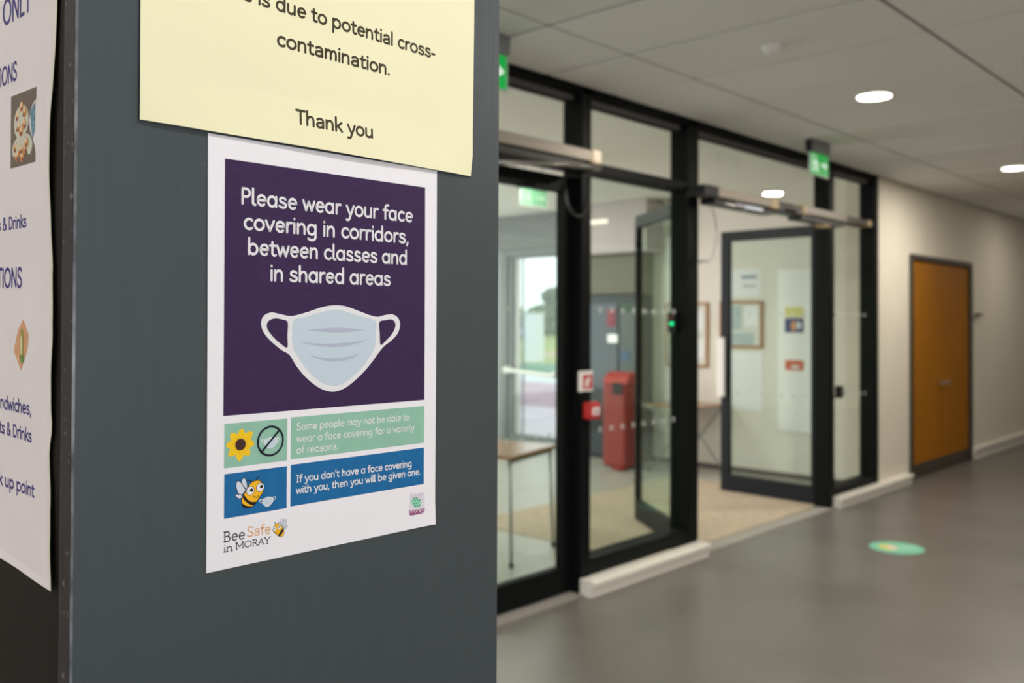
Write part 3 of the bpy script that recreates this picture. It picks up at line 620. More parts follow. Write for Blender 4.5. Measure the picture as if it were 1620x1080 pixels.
G = {
 'a': ('A 25 25 19 21 0 360 M 44 46 L 44 4', 54), 'α': ('M 10 40 C 18 49 40 50 40 32 L 40 4 M 40 27 C 20 28 8 24 8 15 C 8 1 34 0 40 14', 50),
 'b': ('M 8 70 L 8 4 A 27 25 19 21 0 360', 54), 'c': ('A 27 25 19 21 48 312', 46), 'd': ('A 25 25 19 21 0 360 M 44 70 L 44 4', 54),
 'e': ('M 8 26 L 44 26 A 26 25 18 21 4 312', 50), 'f': ('M 33 69 C 20 72 15 64 15 54 L 15 4 M 3 45 L 30 45', 33),
 'g': ('A 25 25 19 21 0 360 M 44 46 L 44 -6 C 44 -22 20 -24 9 -15', 54), 'h': ('M 8 70 L 8 4 M 8 28 C 12 50 40 54 40 28 L 40 4', 50),
 'i': ('M 9 46 L 9 4 M 9 63 L 9 65', 18), 'k': ('M 8 70 L 8 4 M 38 46 L 9 22 M 18 29 L 40 4', 43), 'l': ('M 8 70 L 8 14 C 8 5 13 3 19 4', 22),
 'λ': ('M 8 70 L 8 4', 17), 'm': ('M 8 46 L 8 4 M 8 28 C 11 50 34 54 34 28 L 34 4 M 34 28 C 37 50 60 54 60 28 L 60 4', 69),
 'n': ('M 8 46 L 8 4 M 8 28 C 12 50 40 54 40 28 L 40 4', 50), 'o': ('A 26 25 20 21 0 360', 52), 'p': ('M 8 46 L 8 -20 A 27 25 19 21 0 360', 54),
 'r': ('M 8 46 L 8 4 M 8 26 C 11 44 20 48 30 45', 33), 's': ('M 35 40 C 28 48 9 49 9 36 C 9 23 37 28 37 14 C 37 1 14 2 6 10', 44),
 't': ('M 14 60 L 14 16 C 14 4 24 2 31 6 M 3 45 L 29 45', 34), 'u': ('M 8 46 L 8 20 C 8 -2 38 0 42 20 M 42 46 L 42 4', 52), 'v': ('M 4 46 L 22 4 L 40 46', 44),
 'w': ('M 4 46 L 18 4 L 32 43 L 46 4 L 60 46', 64), 'y': ('M 5 46 L 24 6 M 43 46 L 21 -12 C 18 -19 11 -21 5 -18', 47),
 'P': ('M 9 4 L 9 66 L 24 66 C 47 66 47 33 24 33 L 9 33', 48), 'T': ('M 4 66 L 46 66 M 25 66 L 25 4', 50),
 'S': ('M 41 58 C 33 70 9 69 9 51 C 9 33 44 38 44 19 C 44 0 14 0 6 13', 52), 'I': ('M 9 4 L 9 66', 18), 'Î': ('M 15 4 L 15 66 M 5 66 L 25 66 M 5 4 L 25 4', 30),
 'B': ('M 9 4 L 9 66 L 26 66 C 44 66 44 37 26 37 L 9 37 M 26 37 C 50 37 50 4 26 4 L 9 4', 52), 'M': ('M 8 4 L 8 66 L 34 20 L 60 66 L 60 4', 68),
 'O': ('A 35 35 28 31 0 360', 70), 'R': ('M 9 4 L 9 66 L 24 66 C 46 66 46 35 24 35 L 9 35 M 24 35 L 46 4', 50), 'A': ('M 4 4 L 28 66 L 52 4 M 13 26 L 43 26', 56),
 'Y': ('M 4 66 L 26 34 L 48 66 M 26 34 L 26 4', 52), 'N': ('M 9 4 L 9 66 L 50 4 L 50 66', 59), 'L': ('M 9 66 L 9 4 L 38 4', 42), 'D': ('M 9 4 L 9 66 L 24 66 C 58 66 58 4 24 4 L 9 4', 58),
 '&': ('M 54 4 L 18 50 C 10 62 20 70 28 67 C 38 63 38 52 26 44 C 2 30 6 4 26 4 C 40 4 50 16 52 32', 60), '-': ('M 4 24 L 22 24', 28), '.': ('M 9 5 L 9 6', 18),
 ',': ('M 10 6 L 5 -8', 18), "'": ('M 9 68 L 7 54', 16), ' ': ('', 25)}
SER = {'B': [(9, 4), (9, 66)], 'i': [(9, 4)], 'n': [(8, 4), (40, 4)], 'M': [(8, 4), (60, 4), (6, 66), (62, 66)], 'R': [(9, 4), (9, 66), (46, 4)],
       'A': [(4, 4), (52, 4)], 'Y': [(4, 66), (48, 66), (26, 4)], 'f': [(15, 4)]}
def text_mesh(mp, text, p0, p1, cap, weight, off, serif=False, sign=1):
    """text from p0 to p1 on a sheet; mp(u, v, off) -> world; cap = cap height; weight in font units"""
    adv = sum(G[c][1] for c in text); du, dv = p1[0]-p0[0], p1[1]-p0[1]
    sx_ = math.hypot(du, dv)/adv; sy_ = cap/70.0; ex = (du/math.hypot(du, dv), dv/math.hypot(du, dv)); ey = (0, 1)
    hw = weight/2*(sx_*.5+sy_*.5); mb = MB(); x = 0
    def put(px, py): return (p0[0]+ex[0]*px+ey[0]*py, p0[1]+ex[1]*px+ey[1]*py)
    for ch in text:
        strokes = parse(G[ch][0])
        if serif: strokes += [[(a-6, b), (a+6, b)] for a, b in SER.get(ch, [])]
        for st in strokes:
            P = [((x+a)*sx_, b*sy_) for a, b in st]
            n = len(P); L = []; Rr = []
            closed = math.dist(P[0], P[-1]) < 1e-6 and n > 3
            for k in range(n):
                if closed: a, b = P[(k-1) % (n-1)], P[(k+1) % (n-1)] if k < n-1 else P[1]
                else: a, b = P[max(k-1, 0)], P[min(k+1, n-1)]
                q = P[k]; d1 = (q[0]-a[0], q[1]-a[1]); d2 = (b[0]-q[0], b[1]-q[1])
                l1 = math.hypot(*d1) or 1; l2 = math.hypot(*d2) or 1
                if d1 == (0, 0): d1 = d2; l1 = l2
                if d2 == (0, 0): d2 = d1; l2 = l1
                d1 = (d1[0]/l1, d1[1]/l1); d2 = (d2[0]/l2, d2[1]/l2)
                dot_ = d1[0]*d2[0]+d1[1]*d2[1]
                if dot_ > .6:
                    t = ((d1[0]+d2[0])/2, (d1[1]+d2[1])/2); lt = math.hypot(*t); t = (t[0]/lt, t[1]/lt); mf = hw/max(.6, lt)
                    L.append([(q[0]-t[1]*mf, q[1]+t[0]*mf)]*2); Rr.append([(q[0]+t[1]*mf, q[1]-t[0]*mf)]*2)
                else:
                    L.append([(q[0]-d[1]*hw, q[1]+d[0]*hw) for d in (d1, d2)]); Rr.append([(q[0]+d[1]*hw, q[1]-d[0]*hw) for d in (d1, d2)])
                if (not closed and k in (0, n-1)) or dot_ <= .6:
                    ring = [mp(*put(q[0]+hw*math.cos(math.pi*j/5), q[1]+hw*math.sin(math.pi*j/5)), off) for j in range(10)]
                    mb.add(ring, [tuple(range(10)) if sign > 0 else tuple(range(9, -1, -1))])
            for k in range(n-1):
                q4 = [L[k][1], Rr[k][1], Rr[k+1][0], L[k+1][0]]
                mb.add([mp(*put(*q), off) for q in q4], [(0, 1, 2, 3) if sign > 0 else (3, 2, 1, 0)])
        x += G[ch][1]
    return mb
def sheet(mp, u0, u1, v0, v1, off, th=None, n=12, m_=16, edge=None):
    """grid surface following mp; closed with thickness th behind"""
    mb = MB(); vs = []; 
    for j in range(m_+1):
        v = v0+(v1-v0)*j/m_
        a0, a1 = (u0, u1) if edge is None else edge(v)
        for i in range(n+1): vs.append(mp(a0+(a1-a0)*i/n, v, off))
    N1 = (n+1)*(m_+1); fs = [(j*(n+1)+i, j*(n+1)+i+1, (j+1)*(n+1)+i+1, (j+1)*(n+1)+i) for j in range(m_) for i in range(n)]
    if th:
        for j in range(m_+1):
            v = v0+(v1-v0)*j/m_
            a0, a1 = (u0, u1) if edge is None else edge(v)
            for i in range(n+1): vs.append(mp(a0+(a1-a0)*i/n, v, off-th))
        fs += [tuple(N1+k for k in reversed(f)) for f in fs]
        bd = [i for i in range(n+1)]+[j*(n+1)+n for j in range(1, m_+1)]+[m_*(n+1)+i for i in range(n-1, -1, -1)]+[j*(n+1) for j in range(m_-1, 0, -1)]
        fs += [(bd[k], bd[(k+1) % len(bd)], N1+bd[(k+1) % len(bd)], N1+bd[k]) for k in range(len(bd))]
    return mb.add(vs, fs)
def poly_mesh(mp, pts, off): return MB().add([mp(u, v, off) for u, v in pts], [tuple(range(len(pts)))])
def smooth_closed(pts, n=4):
    out = []; N = len(pts)
    for i in range(N):
        p0, p1, p2, p3 = pts[i-1], pts[i], pts[(i+1) % N], pts[(i+2) % N]
        for k in range(n):
            t = k/n
            out.append(tuple(.5*((2*p1[c])+(-p0[c]+p2[c])*t+(2*p0[c]-5*p1[c]+4*p2[c]-p3[c])*t*t+(-p0[c]+3*p1[c]-3*p2[c]+p3[c])*t**3) for c in (0, 1)))
    return out
def stroke_poly(mp, pts, w_, off, closed=False):
    pts = list(pts)+([pts[0]] if closed else []); mb = MB()
    for a, b in zip(pts, pts[1:]):
        d = (b[0]-a[0], b[1]-a[1]); l = math.hypot(*d) or 1; nx, ny = -d[1]/l*w_/2, d[0]/l*w_/2
        mb.add([mp(a[0]+nx, a[1]+ny, off), mp(a[0]-nx, a[1]-ny, off), mp(b[0]-nx, b[1]-ny, off), mp(b[0]+nx, b[1]+ny, off)], [(0, 1, 2, 3)])
    for a in pts: mb.add([mp(a[0]+w_/2*math.cos(math.pi*j/4), a[1]+w_/2*math.sin(math.pi*j/4), off) for j in range(8)], [tuple(range(8))])
    return mb

def ink(name, c, **k): return mat('ink_'+name, c, .55, spec=.25, **k)
I_purple = ink('purple', srgb(56, 34, 75), noise=.10, nscale=90, stretch=(1, 1, 3))
I_white = ink('white', (.80, .79, .80)); I_green = ink('mint', srgb(146, 192, 170), noise=.05, nscale=60); I_blue = ink('blue', srgb(24, 104, 160), noise=.08, nscale=80)
I_mask = ink('mask_blue', srgb(198, 212, 222)); I_fold = ink('mask_fold', srgb(180, 186, 204)); I_dark = ink('navy_black', srgb(22, 28, 44)); I_yel = ink('sun_yellow', srgb(246, 200, 30))
I_brown = ink('seed_brown', srgb(70, 40, 40)); I_orange = ink('amber', srgb(248, 186, 34)); I_skin = ink('black', srgb(30, 22, 26)); I_wing = ink('wing', srgb(214, 218, 232))
I_safe = ink('soft_orange', srgb(228, 160, 88)); I_text = ink('charcoal', srgb(50, 48, 56)); I_magenta = ink('magenta', srgb(150, 30, 110)); I_crest = ink('crest_pink', srgb(226, 206, 216)); I_teal = ink('teal', srgb(40, 110, 95)); I_aqua = ink('aqua', srgb(150, 220, 190))
I_lilac = ink('lilac', srgb(170, 160, 195)); I_ytext = ink('olive_black', srgb(66, 60, 40)); I_navy = ink('royal_blue', srgb(38, 36, 118))
M_paperw = mat('white_paper', (.88, .85, .88), .65, spec=.25, noise=.012, nscale=20)
M_papery = mat('yellow_paper', srgb(243, 237, 198), .7, spec=.2, noise=.012, nscale=14)
M_paperm = mat('menu_paper', (.74, .69, .70), .65, spec=.25, noise=.03, nscale=12)

# ------------------------------------------------------------------ face covering poster  (sheet coordinates in millimetres)
def pmap(u, v, o_):
    cu = max(0, (u-495)/26)**2*max(0, (1352-v)/22)**1.0      # bottom right corner lifts a little
    lift = .5+.35*math.sin((v-1331)/300*math.pi)+1.2*min(cu, 1.2)
    return (u/1000, A-(lift+o_)/1000, v/1000)
post = thing('poster', (.416, A, 1.331), 'white printed poster with purple panel showing a face mask', 'poster')
link('sheet', sheet(pmap, 312.0, 520.6, 1330.9, 1629.3, 0, th=.15, n=30, m_=30, edge=lambda v: (312.4-1.2*(v-1331)/298, 520.3+.4*(v-1331)/298)), M_paperw, post)
e1 = .06
pp = link('purple_panel', sheet(pmap, 323.9, 507.5, 1436.3, 1613.6, e1, n=8, m_=8), I_purple, post)
H_ = [('Please wear your face', (336.0, 1583.3), (494.2, 1583.1), 11.9), ('covering in corridors,', (338.0, 1565.7), (490.0, 1565.3), 11.9),
      ('between classes and', (341.5, 1548.2), (488.5, 1547.9), 11.9), ('in shared areas', (359.5, 1530.3), (471.0, 1530.2), 11.9)]
for t, a, b, c in H_: link('heading_line', text_mesh(pmap, t, a, b, c, 10.8, e1*2), I_white, pp)
outer = [(376.2,1505.35),(382.7,1506.17),(393.27,1508.85),(404.09,1512.06),(415.17,1513.83),(425.82,1513.29),(438.2,1509.9),(450.15,1506.42),(457.76,1505.27),(465.46,1506.78),(473.3,1507.2),(478.88,1504.15),(480.84,1498.59),(478.17,1491.8),(471.87,1486.32),(464.86,1482.15),(459.49,1477.39),(451.92,1469.14),(442.99,1461.08),(432.75,1453.82),(424.14,1449.55),(415.66,1448.02),(407.31,1449.62),(399.08,1453.7),(389.64,1460.91),(381.67,1469.62),(376.42,1477.01),(369.99,1480.48),(363.64,1484.99),(357.36,1490.53),(353.62,1495.99),(352.84,1501.41),(355.39,1505.76),(360.95,1507.76),(367.24,1506.94)]
earL = [(374.69,1500.9),(374.51,1491.47),(374.45,1482.38),(368.68,1485.46),(362.97,1489.93),(358.57,1494.88),(357.3,1498.7),(359.13,1501.97),(364.12,1503.62),(369.81,1502.88)]
earR = [(459.32,1501.03),(459.84,1491.94),(460.68,1482.83),(466.38,1486.39),(472.62,1491.84),(475.74,1497.36),(475.24,1501.06),(471.75,1503.26),(465.49,1502.63)]
bluep = [(380.11,1502.58),(390.63,1504.88),(401.39,1507.79),(411.01,1509.84),(418.01,1510.38),(426.57,1509.19),(439.71,1505.76),(455.03,1502.23),(456.01,1493.17),(455.17,1482.31),(450.38,1473.99),(441.48,1464.7),(431.28,1457.42),(422.69,1453.47),(415.63,1452.66),(407.27,1454.44),(399.04,1459.16),(390.92,1466.5),(383.59,1475.72),(379.49,1482.51),(378.63,1492.55)]
folds = [[(391,1495.2),(405.58,1496.24),(418.11,1496.9),(431.0,1496.16),(445.5,1495),(431.01,1493.57),(418.14,1493.18),(405.6,1493.72)],
         [(383.5,1486.5),(396.14,1485.15),(407.04,1484.52),(418.2,1484.81),(432.52,1485.54),(448.78,1486.98),(435.45,1483.84),(426.76,1482.57),(415.41,1482.08),(404.31,1482.74),(393.46,1484.29)],
         [(392.84,1476.83),(401.63,1474.79),(409.89,1473.65),(418.29,1473.43),(428.26,1474.09),(441.39,1476.84),(432.62,1472.68),(423.98,1471.17),(415.49,1470.72),(407.14,1471.89),(398.92,1474.18)]]
def mask_art(mp, cx, cy, sc, parent, o0, thin=False, rot=0):
    def tr(pts): return [(cx+((u-416.8)*math.cos(rot)-(v-1484)*math.sin(rot))*sc, cy+((u-416.8)*math.sin(rot)+(v-1484)*math.cos(rot))*sc) for u, v in pts]
    o = link('mask_edge', poly_mesh(mp, smooth_closed(tr(outer)), o0), I_white, parent)
    return o, tr
mk, tr = mask_art(pmap, 416.8, 1484, 1, pp, e1*2)
link('ear_loop_gap', poly_mesh(pmap, smooth_closed(earL, 3), e1*3), I_purple, pp)
link('ear_loop_gap', poly_mesh(pmap, smooth_closed(earR, 3), e1*3), I_purple, pp)
link('mask_cloth', poly_mesh(pmap, smooth_closed(bluep, 3), e1*3), I_mask, pp)
fm = MB()
for f in folds: fm.add([pmap(u, v, e1*4) for u, v in f], [tuple(range(len(f)))])
link('mask_folds', fm, I_fold, pp)
g1 = link('mint_panel', sheet(pmap, 324.8, 375.0, 1400.3, 1430.8, e1, n=3, m_=3), I_green, post)
g2 = link('mint_panel', sheet(pmap, 378.0, 507.5, 1400.7, 1431.3, e1, n=8, m_=3), I_green, post)
b1 = link('blue_panel', sheet(pmap, 325.1, 375.0, 1365.7, 1396.2, e1, n=3, m_=3), I_blue, post)
b2 = link('blue_panel', sheet(pmap, 378.2, 507.5, 1366.4, 1396.7, e1, n=8, m_=3), I_blue, post)
for t, a, b in [('Some people may not be able to', (382.8, 1421.3), (491.6, 1420.7)), ('wear a face covering for a variety', (382.8, 1412.5), (496.8, 1411.5)), ('of reasons.', (382.8, 1404.2), (420.6, 1403.6))]:
    link('text_line', text_mesh(pmap, t, a, b, 5.5, 9.5, e1*2), I_white, g2)
for t, a, b in [("Îf you don't have a face covering", (383.0, 1383.1), (494.3, 1382.2)), ('with you, then you will be given one.', (382.8, 1374.7), (503.6, 1374.6))]:
    link('text_line', text_mesh(pmap, t, a, b, 5.6, 11, e1*2), I_white, b2)
# sunflower
sf = MB(); c = (337.2, 1415.5)
for k, (tx, ty) in enumerate([(338.06,1426.41),(346.29,1423.53),(347.94,1415.38),(344.48,1407.51),(336.52,1404.23),(328.3,1408.58),(326.38,1416.13),(329.7,1423.8)]):
    d = (tx-c[0], ty-c[1]); l = math.hypot(*d); d = (d[0]/l, d[1]/l); nn = (-d[1], d[0])
    pts = [(c[0]+d[0]*l*a+nn[0]*b, c[1]+d[1]*l*a+nn[1]*b) for a, b in ((.15, 0), (.4, 2.4), (.65, 3.0), (.88, 1.9), (1.02, 0), (.88, -1.9), (.65, -3.0), (.4, -2.4))]
    sf.add([pmap(u, v, e1*2+k*.004) for u, v in smooth_closed(pts, 2)], [tuple(range(16))])
link('sunflower_petals', sf, I_yel, g1)
I_pet2 = ink('deep_yellow', srgb(226, 160, 18)); pl2 = MB()
for k in range(16):
    a = k*math.pi/8+.2; pl2.add([pmap(c[0]+q*math.cos(a+e_), c[1]+q*math.sin(a+e_), e1*2.7) for q, e_ in ((4.2, -.07), (7.0 if k % 2 else 6.0, 0), (4.2, .07))], [(0, 1, 2)])
link('petal_veins', pl2, I_pet2, g1)
link('sunflower_seeds', poly_mesh(pmap, ell(c[0], c[1], 4.1, 4.1, 28), e1*3), I_brown, g1)
# no-mask symbol
ms = 30.5/128*.5
mo, tr = mask_art(pmap, 361.4, 1414.8, .123, g1, e1*2, rot=.03)
for e_ in (earL, earR): link('ear_loop_gap', poly_mesh(pmap, tr(e_), e1*3), I_green, g1)
link('mask_cloth', poly_mesh(pmap, tr(bluep), e1*3), I_mask, g1)
ring = MB(); N = 48
for k in range(N):
    a0, a1 = 2*math.pi*k/N, 2*math.pi*(k+1)/N
    ring.add([pmap(361.1+r*math.cos(a), 1415.8+r*math.sin(a), e1*4) for r, a in ((9.5, a0), (11.0, a0), (11.0, a1), (9.5, a1))], [(0, 1, 2, 3)])
ring.v += stroke_poly(pmap, [(353.6, 1408.3), (368.6, 1423.3)], 1.5, e1*4.2).v; base = len(ring.v)
nb = stroke_poly(pmap, [(353.6, 1408.3), (368.6, 1423.3)], 1.5, e1*4.2); ring.v = ring.v[:base-len(nb.v)]; ring.add(nb.v, nb.f)
link('prohibition_ring', ring, I_dark, g1)
# bee in the blue box and the small one by the wording
def bee(parent, T_, body, head, stripes, wings, eyes, pup, antn, mouth, lw, er):
    wi = MB(); wo = MB()
    for w_ in wings:
        pts = smooth_closed(w_, 4); wi.add([pmap(*T_(q), e1*2) for q in pts], [tuple(range(len(pts)))])
        s_ = stroke_poly(pmap, [T_(q) for q in pts], lw, e1*2.4, True); wo.add(s_.v, s_.f)
    link('bee_wings', wi, I_wing, parent); link('wing_outline', wo, I_skin, parent)
    bp_ = [T_(q) for q in smooth_closed(body, 4)]
    link('bee_body', poly_mesh(pmap, bp_, e1*3), I_orange, parent)
    st_ = MB()
    for s in stripes:
        q_ = smooth_closed(s, 2); st_.add([pmap(*T_(q), e1*3.5) for q in q_], [tuple(range(len(q_)))])
    for q in (stroke_poly(pmap, bp_, lw, e1*3.6, True), stroke_poly(pmap, [T_(q) for q in antn[0]], lw*1.4, e1*3.6), stroke_poly(pmap, [T_(q) for q in antn[1]], lw*1.4, e1*3.6), stroke_poly(pmap, [T_(q) for q in mouth], lw, e1*3.6)): st_.add(q.v, q.f)
    for ex in eyes: st_.add([pmap(*T_(q), e1*3.9) for q in ell(*ex, er[0]+lw*.7, er[1]+lw*.7, 22)], [tuple(range(22))])
    link('bee_markings', st_, I_skin, parent)
    ey = MB(); pu = MB()
    for ex in eyes: ey.add([pmap(*T_(q), e1*4.2) for q in ell(*ex, er[0], er[1], 22)], [tuple(range(22))])
    for ex in pup: pu.add([pmap(*T_(q), e1*4.6) for q in ell(*ex, er[0]*.42, er[1]*.42, 14)], [tuple(range(14))])
    link('bee_eyes', ey, I_white, parent); link('bee_pupils', pu, I_skin, parent)
idt = lambda q: q
bee(b1, idt, [(344.21,1386.45),(347.71,1388.75),(352.6,1388.53),(355.48,1385.4),(355.79,1381.01),(353.13,1377.42),(350.04,1373.92),(346.53,1370.9),(342.16,1370.52),(339.1,1372.75),(338.47,1376.33),(339.91,1380.4),(342.06,1382.83)], None,
    [[(340.34,1379.95),(342.98,1376.48),(346.51,1374.26),(350.22,1373.89),(349.17,1372.08),(345.64,1372.36),(341.69,1375.1),(339.49,1378.13)], [(338.9,1374.6),(341.2,1372.6),(344.4,1371.6),(346.6,1371.4),(345.6,1370.7),(342.3,1370.5),(339.6,1372.3)]],
    [[(341.62,1383.28),(337.75,1380.31),(335.15,1382.98),(334.08,1387.75),(335.09,1390.33),(337.24,1389.67),(339.42,1386.68)], [(341.62,1383.67),(338.98,1387.51),(338.36,1390.3),(339.81,1391.91),(341.56,1390.68),(342.91,1385.45)], [(339.31,1379.32),(336.91,1377.71),(333.89,1379.68),(333.62,1381.26),(336.02,1381.09)]],
    [(345.21, 1382.3), (353.08, 1383.7)], [(346.1, 1382.6), (354.0, 1384.1)], [[(346.5,1388.2),(345.06,1389.86),(343.05,1389.72)], [(349.3,1388.9),(350.3,1390.6),(352.2,1391.5)]], [(347.6,1378.2),(349.8,1376.9),(352.2,1378.2)], .45, (3.0, 3.0))
mo, tr = mask_art(pmap, 359.3, 1372.9, .107, b1, e1*2, rot=.05)
for e_ in (earL, earR): link('ear_loop_gap', poly_mesh(pmap, tr(e_), e1*3), I_blue, b1)
link('mask_cloth', poly_mesh(pmap, tr(bluep), e1*3), I_mask, b1)
lg = link('logo_bee', poly_mesh(pmap, smooth_closed([(364.42,1352.19),(365.45,1355.3),(367.75,1355.85),(370.29,1354.16),(372.44,1350.88),(373.1,1348.2),(371.63,1346.06),(369.09,1346.31),(365.7,1349.07),(364.02,1350.8)], 3), e1*1.5), I_orange, post)
bee(lg, idt, [(364.42,1352.19),(365.45,1355.3),(367.75,1355.85),(370.29,1354.16),(372.44,1350.88),(373.1,1348.2),(371.63,1346.06),(369.09,1346.31),(365.7,1349.07),(364.02,1350.8)], None,
    [[(371.8,1351.6),(372.66,1350.3),(369.81,1346.59),(368.03,1347.2)]],
    [[(370.73,1352.63),(369.65,1355.73),(370.69,1358.13),(371.96,1357.56),(372.19,1354.9)], [(371.3,1352.2),(372.0,1355.6),(373.45,1358.07),(374.74,1356.76),(374.33,1354.25),(372.43,1351.82)], [(372.65,1351.22),(374.13,1352.81),(375.62,1352.94),(374.99,1351.39),(372.86,1350.81)]],
    [(365.0, 1352.2), (368.83, 1352.75)], [(364.6, 1352.4), (368.9, 1353.0)], [[(366.28,1355.4),(365.64,1356.6),(364.6,1356.7)], [(368.38,1355.6),(368.3,1356.6),(369.3,1356.8)]], [(365.2,1349.9),(366.4,1349.2),(367.9,1349.8)], .22, (1.35, 1.4))
link('logo_text', text_mesh(pmap, 'Bee', (324.9, 1349.3), (341.6, 1349.0), 7.6, 7.5, e1*2, serif=True), I_text, post)
link('logo_text', text_mesh(pmap, 'Sαfe', (342.8, 1349.9), (362.2, 1349.4), 7.6, 7, e1*2), I_safe, post)
link('logo_text', text_mesh(pmap, 'in', (324.9, 1342.6), (332.3, 1342.5), 5.0, 7.5, e1*2, serif=True), I_text, post)
link('logo_text', text_mesh(pmap, 'MORAY', (334.2, 1342.9), (361.7, 1342.6), 4.9, 7, e1*2, serif=True), I_text, post)
# council crest
cr_ = link('crest', poly_mesh(pmap, [(492.4, 1360.4), (508.3, 1359.7), (508.7, 1346.4), (491.5, 1347.2)], e1), ink('crest_ground', srgb(228, 220, 228)), post)
link('crest_field', poly_mesh(pmap, smooth_closed([(494.56,1356.18),(497.34,1356.32),(500.15,1355.93),(503.68,1353.57),(504.41,1350.8),(503.72,1348.24),(498.8,1347.89),(495.99,1349.36),(493.88,1353.36)], 2), e1*2), I_aqua, cr_)
dm = MB()
for u, v in [(497.0,1355.84),(499.44,1355.9),(495.96,1353.86),(498.23,1353.81),(500.69,1353.73),(502.98,1353.67),(497.2,1351.57),(499.47,1351.51),(501.86,1351.43),(498.37,1349.28),(500.72,1349.2),(503.08,1349.26)]:
    dm.add([pmap(*q, e1*3) for q in ell(u, v, .62, .8, 6)], [tuple(range(6))])
link('crest_dots', dm, I_teal, cr_)
dm = MB()
for u, v in [(501.73,1355.85),(504.02,1355.93),(505.45,1353.73),(504.58,1351.58),(494.91,1355.86),(493.88,1353.63)]+[(493.85,1358.0),(495.94,1357.9),(498.21,1357.92),(500.48,1358.0),(502.95,1357.94),(505.42,1358.0)]:
    dm.add([pmap(*q, e1*3) for q in ell(u, v, .5, .65, 6)], [tuple(range(6))])
link('crest_dots', dm, I_lilac, cr_)
bn_ = link('crest_banner', poly_mesh(pmap, [(491.33,1346.74),(508.7,1346.17),(508.01,1343.06),(506.24,1342.12),(493.96,1342.13),(492.05,1343.08)], e1*2), I_magenta, cr_)
link('banner_text', text_mesh(pmap, 'morαy', (492.2, 1344.1), (508.0, 1343.7), 3.4, 9, e1*3), I_white, cr_)
link('banner_text', text_mesh(pmap, 'council', (494.6, 1342.6), (505.8, 1342.5), 1.3, 10, e1*3), I_lilac, cr_)

# ------------------------------------------------------------------ yellow notice
def ymap(u, v, o_):
    drop = max(0, (1665-v)/35)
    lift = 1.4+1.0*min(1.2, drop)+.9*math.exp(-((u-415)/90)**2)*drop+.4*math.sin(u/31)*math.exp(-abs(v-1650)/40)
    corner = max(0, (u-540)/24)*max(0, (1650-v)/20); cornl = max(0, (285-u)/22)*max(0, (1660-v)/30)
    return (u/1000, A-(lift+o_-1.2*min(1, corner)-.8*min(1, cornl))/1000, v/1000)
def yedge(v):
    r = 562.0+1.4*min(1, max(0, (v-1650)/120)) if v > 1650 else 562.3-2.4*((1650-v)/21)
    return (263.3, r)
yn = thing('paper_notice', (.412, A, 1.629), 'pale yellow landscape notice above the face mask poster', 'notice')
def ybot(u): return 1630.5-1.3*max(0, (u-400)/160)
ysh = MB(); nU, nV = 48, 40; vs = []
for back in (0, 1):
    for j in range(nV+1):
        f_ = j/nV
        for i in range(nU+1):
            v = ybot(263.3+298*i/nU)+(1839-1630)*(f_**1.3)
            a0, a1 = yedge(v); u = a0+(a1-a0)*i/nU; vs.append(ymap(u, v, -.15*back))
W1 = nU+1; N1 = W1*(nV+1)
fs = [(j*W1+i, j*W1+i+1, (j+1)*W1+i+1, (j+1)*W1+i) for j in range(nV) for i in range(nU)]
fs += [tuple(N1+k for k in reversed(f)) for f in fs]
bd = [i for i in range(W1)]+[j*W1+nU for j in range(1, nV+1)]+[nV*W1+i for i in range(nU-1, -1, -1)]+[j*W1 for j in range(nV-1, 0, -1)]
fs += [(bd[k], bd[(k+1) % len(bd)], N1+bd[(k+1) % len(bd)], N1+bd[k]) for k in range(len(bd))]
link('sheet', ysh.add(vs, fs), M_papery, yn)
for t, a, b in [('This is due to potentiαλ cross-', (316.5, 1726.6), (517.5, 1723.2)), ('contαminαtion.', (363.3, 1700.4), (468.8, 1699.4)), ('Thαnk you', (379.6, 1646.4), (451.4, 1645.8))]:
    link('text_line', text_mesh(ymap, t, a, b, 10.9, 11.5, .08), I_ytext, yn)

# ------------------------------------------------------------------ menu sheet on the left face of the pillar (u runs away from the corner)
ME = [(599.25,1332.8),(602.09,1365.43),(603.6,1385.0),(607.52,1418.34),(602.82,1435.89),(604.06,1444.54),(603.53,1464.46),(601.15,1492.36),(601.96,1504.28),(604.18,1532.21),(608.07,1564.45),(609.81,1592.76),(608.54,1624.83),(605.2,1656.47),(603.73,1680.28),(602.27,1704.03),(601.5,1753.0)]
def medge(v):
    for (a, b), (c, d) in zip(ME, ME[1:]):
        if b <= v <= d:
            t = (v-b)/(d-b); t = t*t*(3-2*t); return a+(c-a)*t
    return ME[0][0] if v < ME[0][1] else ME[-1][0]
def mmap(u, v, o_):
    e = medge(v); q = max(0, 1-(u-e)/60)
    lift = .6+q*(.5+1.6*(.5+.5*math.sin(v/23)))+.3*math.sin(u/17+v/29)
    return (S0-(lift+o_)/1000, u/1000, v/1000)
mn = thing('menu_poster', (S0, .75, 1.333), 'tall white menu sheet with blue lettering on the left side of the pillar', 'poster')
link('sheet', sheet(lambda u, v, o_: mmap(u, v-.0265*(u-600)*-1*0+(.03*(u-600) if v < 1340 else 0), o_), 600, 896, 1332.8, 1753, 0, th=.15, n=30, m_=60, edge=lambda v: (medge(v), 897)), M_paperm, mn, smooth=True)
link('edge_fringe', sheet(mmap, 600, 601, 1333.5, 1752, .05, n=1, m_=60, edge=lambda v: (medge(v)-.35, medge(v)+1.0)), mat('yellow_green_fringe', (.62, .66, .42), .4), mn)  # yellow-green lens fringe at the sheet edge, painted as a narrow strip
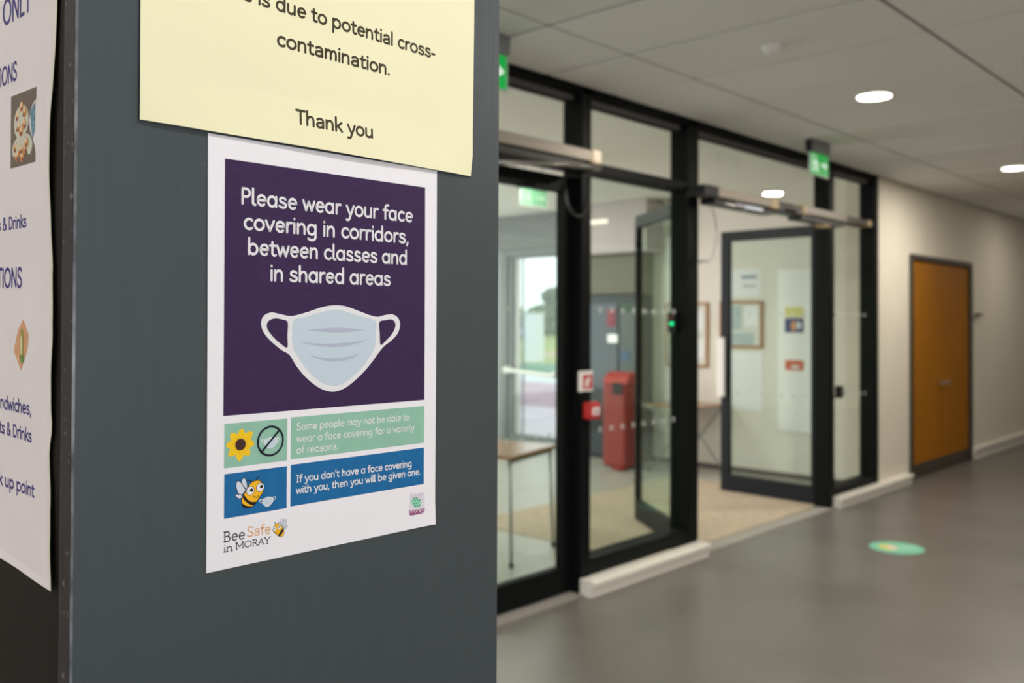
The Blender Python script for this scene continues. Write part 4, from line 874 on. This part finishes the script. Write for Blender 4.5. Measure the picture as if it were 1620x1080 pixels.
for t, a, b, c_, wt in [('ONLY', (702.0, 1708.3), (647.0, 1707.3), 18.6, 10.5), ('OPTIONS', (736, 1667.2), (672.0, 1665.6), 13.6, 11), ('s & Drinks', (706.5, 1564.1), (652.4, 1563.7), 8.9, 11), ('OPTIONS', (730.5, 1524.6), (659.3, 1523.3), 14.2, 11),
                    ('sandwiches,', (713.0, 1440.4), (639.3, 1439.2), 9.0, 11), ('ots & Drinks', (706.5, 1423.1), (638.8, 1421.3), 8.9, 11), ('pick up point', (718.5, 1387.0), (632.6, 1386.3), 9.0, 11)]:
    link('text_line', text_mesh(mmap, t, a, b, c_, wt, .12, sign=-1), I_navy, mn)
ph_ = link('cake_photo', MB().add([mmap(u, v, .08) for u, v in [(682.39,1606.18),(635.05,1605.4),(634.12,1654.43),(683.4,1656.0)]], [(0, 1, 2, 3)]), ink('photo_brown', srgb(98, 84, 74), noise=.25, nscale=200, stretch=(1, 3, 40)), mn)
def blob(cu, cv, ru, rv, off, rot=0): return poly_mesh(mmap, ell(cu, cv, ru, rv, 20, rot), off)
link('blue_cloth', poly_mesh(mmap, [(646, 1640), (635.6, 1645), (635.8, 1626), (641, 1620)], .12), ink('cloth_blue', srgb(95, 132, 150), noise=.4, nscale=400), ph_)
I_plate = ink('plate', srgb(196, 196, 178), noise=.08, nscale=200)
link('lower_plate', blob(660, 1617.8, 19.5, 9.6, .16), I_plate, ph_)
link('upper_plate', blob(662, 1635.5, 14.5, 11.5, .2), I_plate, ph_)
I_cream = ink('cream_cake', srgb(224, 196, 158)); I_cake = ink('cake_brown', srgb(190, 128, 52)); I_jam = ink('jam_red', srgb(128, 62, 66))
cb = MB(); cc = MB(); cj = MB(); rnd = random.Random(5)
for k, (cu, cv) in enumerate([(669, 1640), (655, 1641), (667, 1632.5), (656, 1633), (662, 1629), (662, 1645.5), (672, 1619), (664, 1616.5), (655, 1616.5), (670, 1613), (660, 1611.5), (652, 1620)]):
    q = ell(cu, cv, 4.0, 3.6, 12); cb.add([mmap(*p_, .26+k*.004) for p_ in q], [tuple(range(12))])
    q = ell(cu+rnd.uniform(-1, 1), cv+1.6, 2.6, 1.7, 12, rnd.uniform(-.5, .5)); cc.add([mmap(*p_, .34+k*.004) for p_ in q], [tuple(range(12))])
    q = ell(cu+rnd.uniform(-2.5, 2.5), cv-1.8, 1.8, 1.2, 8); cj.add([mmap(*p_, .42) for p_ in q], [tuple(range(8))])
link('cakes', cb, I_cake, ph_); link('cream', cc, I_cream, ph_); link('jam', cj, I_jam, ph_)
sd_ = link('sandwich_picture', poly_mesh(mmap, [(654.8,1502.2),(643.48,1491.58),(645.94,1482.55),(658.14,1467.85),(673.15,1481.04),(664.76,1495.77)], .1), ink('bread', srgb(206, 152, 112), noise=.1, nscale=150), mn)
link('filling', blob(657.0, 1486.5, 4.6, 10.0, .16), ink('filling_olive', srgb(150, 135, 60), noise=.4, nscale=500), sd_)
link('egg', blob(658.2, 1485.0, 2.6, 6.6, .2), ink('egg_cream', srgb(205, 195, 150)), sd_)
link('lettuce', poly_mesh(mmap, [(661, 1481), (657, 1475.6), (653, 1480), (652, 1474), (657, 1472.6), (661.5, 1477)], .22), ink('lettuce_green', srgb(92, 130, 50)), sd_)
